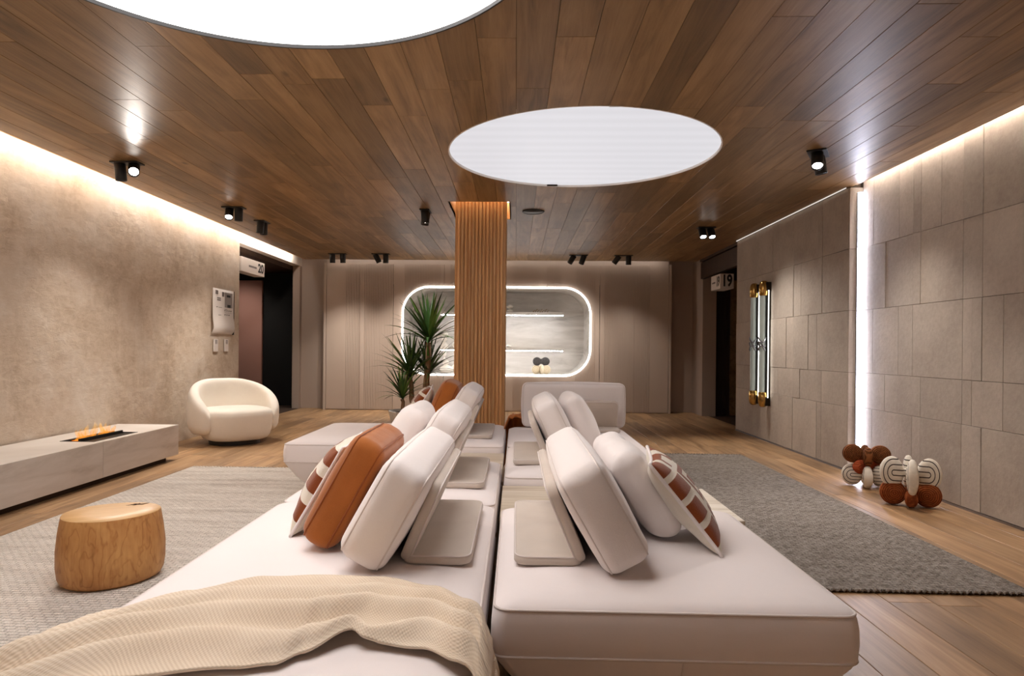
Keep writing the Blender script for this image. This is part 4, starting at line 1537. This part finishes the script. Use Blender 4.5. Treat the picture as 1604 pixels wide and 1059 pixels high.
# ------------------------------------------------------------------ wall sconces
def sconce(label, y):
    t = thing('wall_sconce', label, 'wall lamp', (RF, y, 1.205), 0, 'pair of brass tube sconces')
    H = 0.775
    obj('back_bar', box_me('back_bar', 0.04, 0.085, 2 * H - 0.14, 0.006), MT['bronze'], t, (-0.022, 0, 0))
    MB().tube([(-0.08, 0.018, -H + 0.10), (-0.08, 0.018, H - 0.10)], 0.032, 20, caps=False).build('glass_tube', MT['glass'], t, True)
    MB().box(-0.040, -0.034, -0.066, -0.052, -H + 0.12, H - 0.12).build('light_bar', emit('sconce_light', (1.0, 0.97, 0.92), 3.5), t)
    MB().box(-0.086, -0.078, 0.014, 0.022, -H + 0.12, H - 0.12).build('light_core', emit('sconce_core', (1.0, 0.9, 0.75), 0.25), t)
    for s in (-1, 1):
        pr = []
        for q in range(9):
            a = q / 8 * PI / 2
            pr.append((0.058 * math.cos(a) ** 0.6 if q < 8 else 0.001, 0.10 * math.sin(a)))
        cap = MB().lathe([(0.045, -0.085), (0.056, -0.08), (0.058, -0.02)] + pr, 24)
        o = cap.build('end_cap', MT['brass'], t, True, (-0.07, 0.012, s * (H - 0.10)), (0 if s > 0 else PI, 0, 0))
        MB().box(-0.06, 0.0, -0.045, 0.045, s * (H - 0.13), s * (H - 0.02)).build('bracket', MT['bronze'], t)
    # knot ornament half way up
    for k in range(3):
        z = (k - 1) * 0.05
        MB().tube([(-0.08 + 0.042 * math.cos(a), 0.018 + 0.042 * math.sin(a), z + 0.03 * math.sin(2 * a + k)) for a in [2 * PI * i / 24 for i in range(24)]], 0.009, 6, True).build('knot_ring', MT['steel'], t, True)


sconce('left brass tube sconce of the pair on the stone wall', 8.50)
sconce('right brass tube sconce of the pair on the stone wall', 8.18)

# ------------------------------------------------------------------ signs
def text_me(s, size, bold=True):
    cu = bpy.data.curves.new('lettering', 'FONT')
    cu.body = s
    cu.size = size
    cu.align_x = 'CENTER'
    cu.align_y = 'CENTER'
    cu.extrude = 0.0008
    if bold:
        cu.offset = size * 0.032
    o = bpy.data.objects.new('tmp', cu)
    col.objects.link(o)
    dg = bpy.context.evaluated_depsgraph_get()
    me_ = bpy.data.meshes.new_from_object(o.evaluated_get(dg))
    bpy.data.objects.remove(o)
    return me_


me19 = text_me('19', 0.25)
me20 = text_me('20', 0.24)
t = thing('number_sign', 'white box sign numbered 19 by the dark passage', 'sign', (3.02, 9.9, 2.15))
obj('box', box_me('box', 0.20, 0.46, 0.22, 0.003), MT['signwhite'], t, (0.10, 0.23, 0.0))
obj('numeral', me19, MT['ink'], t, (0.10, -0.0015, 0.0), (PI / 2, 0, 0)).scale = (0.62, 0.95, 1)
obj('numeral', me19.copy(), MT['ink'], t, (-0.0015, 0.11, 0.0), (PI / 2, 0, -PI / 2)).scale = (0.62, 0.8, 1)
MB().box(-0.0015, 0, 0.24, 0.40, -0.012, 0.012).build('caption_line', MT['inkgrey'], t)
t = thing('number_sign', 'white box sign numbered 20 by the plaster wall opening', 'sign', (-3.90, 9.70, 2.29))
obj('box', box_me('box', 0.16, 0.86, 0.21, 0.003), MT['signwhite'], t, (-0.08, 0.0, 0.0))
obj('numeral', me20, MT['ink'], t, (0.0015, 0.28, 0.0), (PI / 2, 0, PI / 2)).scale = (0.9, 0.75, 1)
MB().box(0, 0.0015, -0.17, 0.12, -0.016, 0.012).build('caption_line', MT['inkgrey'], t)

# information board with curled foot
t = thing('information_board', 'pale curled information board on the plaster wall', 'sign', (XL + 0.012, 8.68, 1.27))
cols_ = [(0.0, 0.0), (0.012, 0.02), (0.028, 0.05), (0.035, 0.09), (0.03, 0.14), (0.02, 0.22), (0.018, 0.40), (0.02, 0.595)]
v = []
for y in (-0.31, 0.31):
    for dx, z in cols_:
        v.append((dx + 0.006, y, z + (0.035 if y > 0 else 0.0) * 0))
k = len(cols_)
f = [(i, k + i, k + i + 1, i + 1) for i in range(k - 1)]
sheet = obj('sheet', mesh('sheet', v, f, True), MT['signwhite'], t)
sheet.modifiers.new('thick', 'SOLIDIFY').thickness = 0.008
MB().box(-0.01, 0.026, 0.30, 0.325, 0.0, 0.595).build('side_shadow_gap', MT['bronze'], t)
pr = MB()
pr.box(0.0272, 0.0282, 0.02, 0.26, 0.36, 0.56).build('picture', MT['phototone'], t)
MB().box(0.0283, 0.0290, 0.10, 0.20, 0.36, 0.40).box(0.0283, 0.029, 0.08, 0.19, 0.50, 0.53).build('picture_tone', MT['ink'], t)
tx = MB()
for y0_, y1_, z0_, z1_ in [(-0.25, -0.18, 0.52, 0.57), (-0.20, -0.10, 0.44, 0.455), (-0.20, -0.10, 0.465, 0.48), (-0.06, 0.0, 0.50, 0.56), (-0.22, -0.19, 0.35, 0.36), (-0.16, -0.06, 0.35, 0.355),
                           (-0.16, -0.08, 0.25, 0.255), (-0.22, -0.19, 0.17, 0.185), (-0.22, -0.19, 0.13, 0.14), (0.02, 0.1, 0.335, 0.34), (0.02, 0.24, 0.29, 0.293), (0.02, 0.09, 0.165, 0.17), (0.03, 0.09, 0.115, 0.14)]:
    tx.box(0.026, 0.0292, y0_, y1_, z0_, z1_)
for i in range(4):
    tx.box(0.026, 0.0292, 0.02 + 0.06 * i, 0.045 + 0.06 * i, 0.31, 0.325)
    if i < 3:
        tx.box(0.026, 0.0292, 0.02 + 0.06 * i, 0.045 + 0.06 * i, 0.255, 0.27)
tx.build('print_marks', MT['inkgrey'], t)
for nm, y in (('left', 8.50), ('right', 8.81)):
    t = thing('wall_plate', f'small white wall plate under the information board, the {nm} one', 'switch', (XL + 0.008, y, 1.125), 0, 'small wall plates')
    obj('plate', box_me('plate', 0.014, 0.115, 0.165, 0.003), MT['signwhite'], t, (0.007, 0, 0))
    for i in range(4):
        MB().box(0.014, 0.0155, -0.03, 0.03, 0.02 + 0.014 * i, 0.028 + 0.014 * i).build('print_mark', MT['inkgrey'], t)

# unseen lamp added in the dark passage to brighten the pink wall
spot_fixture('added unseen ceiling spotlight inside the dark passage by the pink wall', (-5.05, 11.3, 2.5), 0, [(0.0, (-0.1, 0.8, -0.9), 14)], plate=(0.12, 0.12))
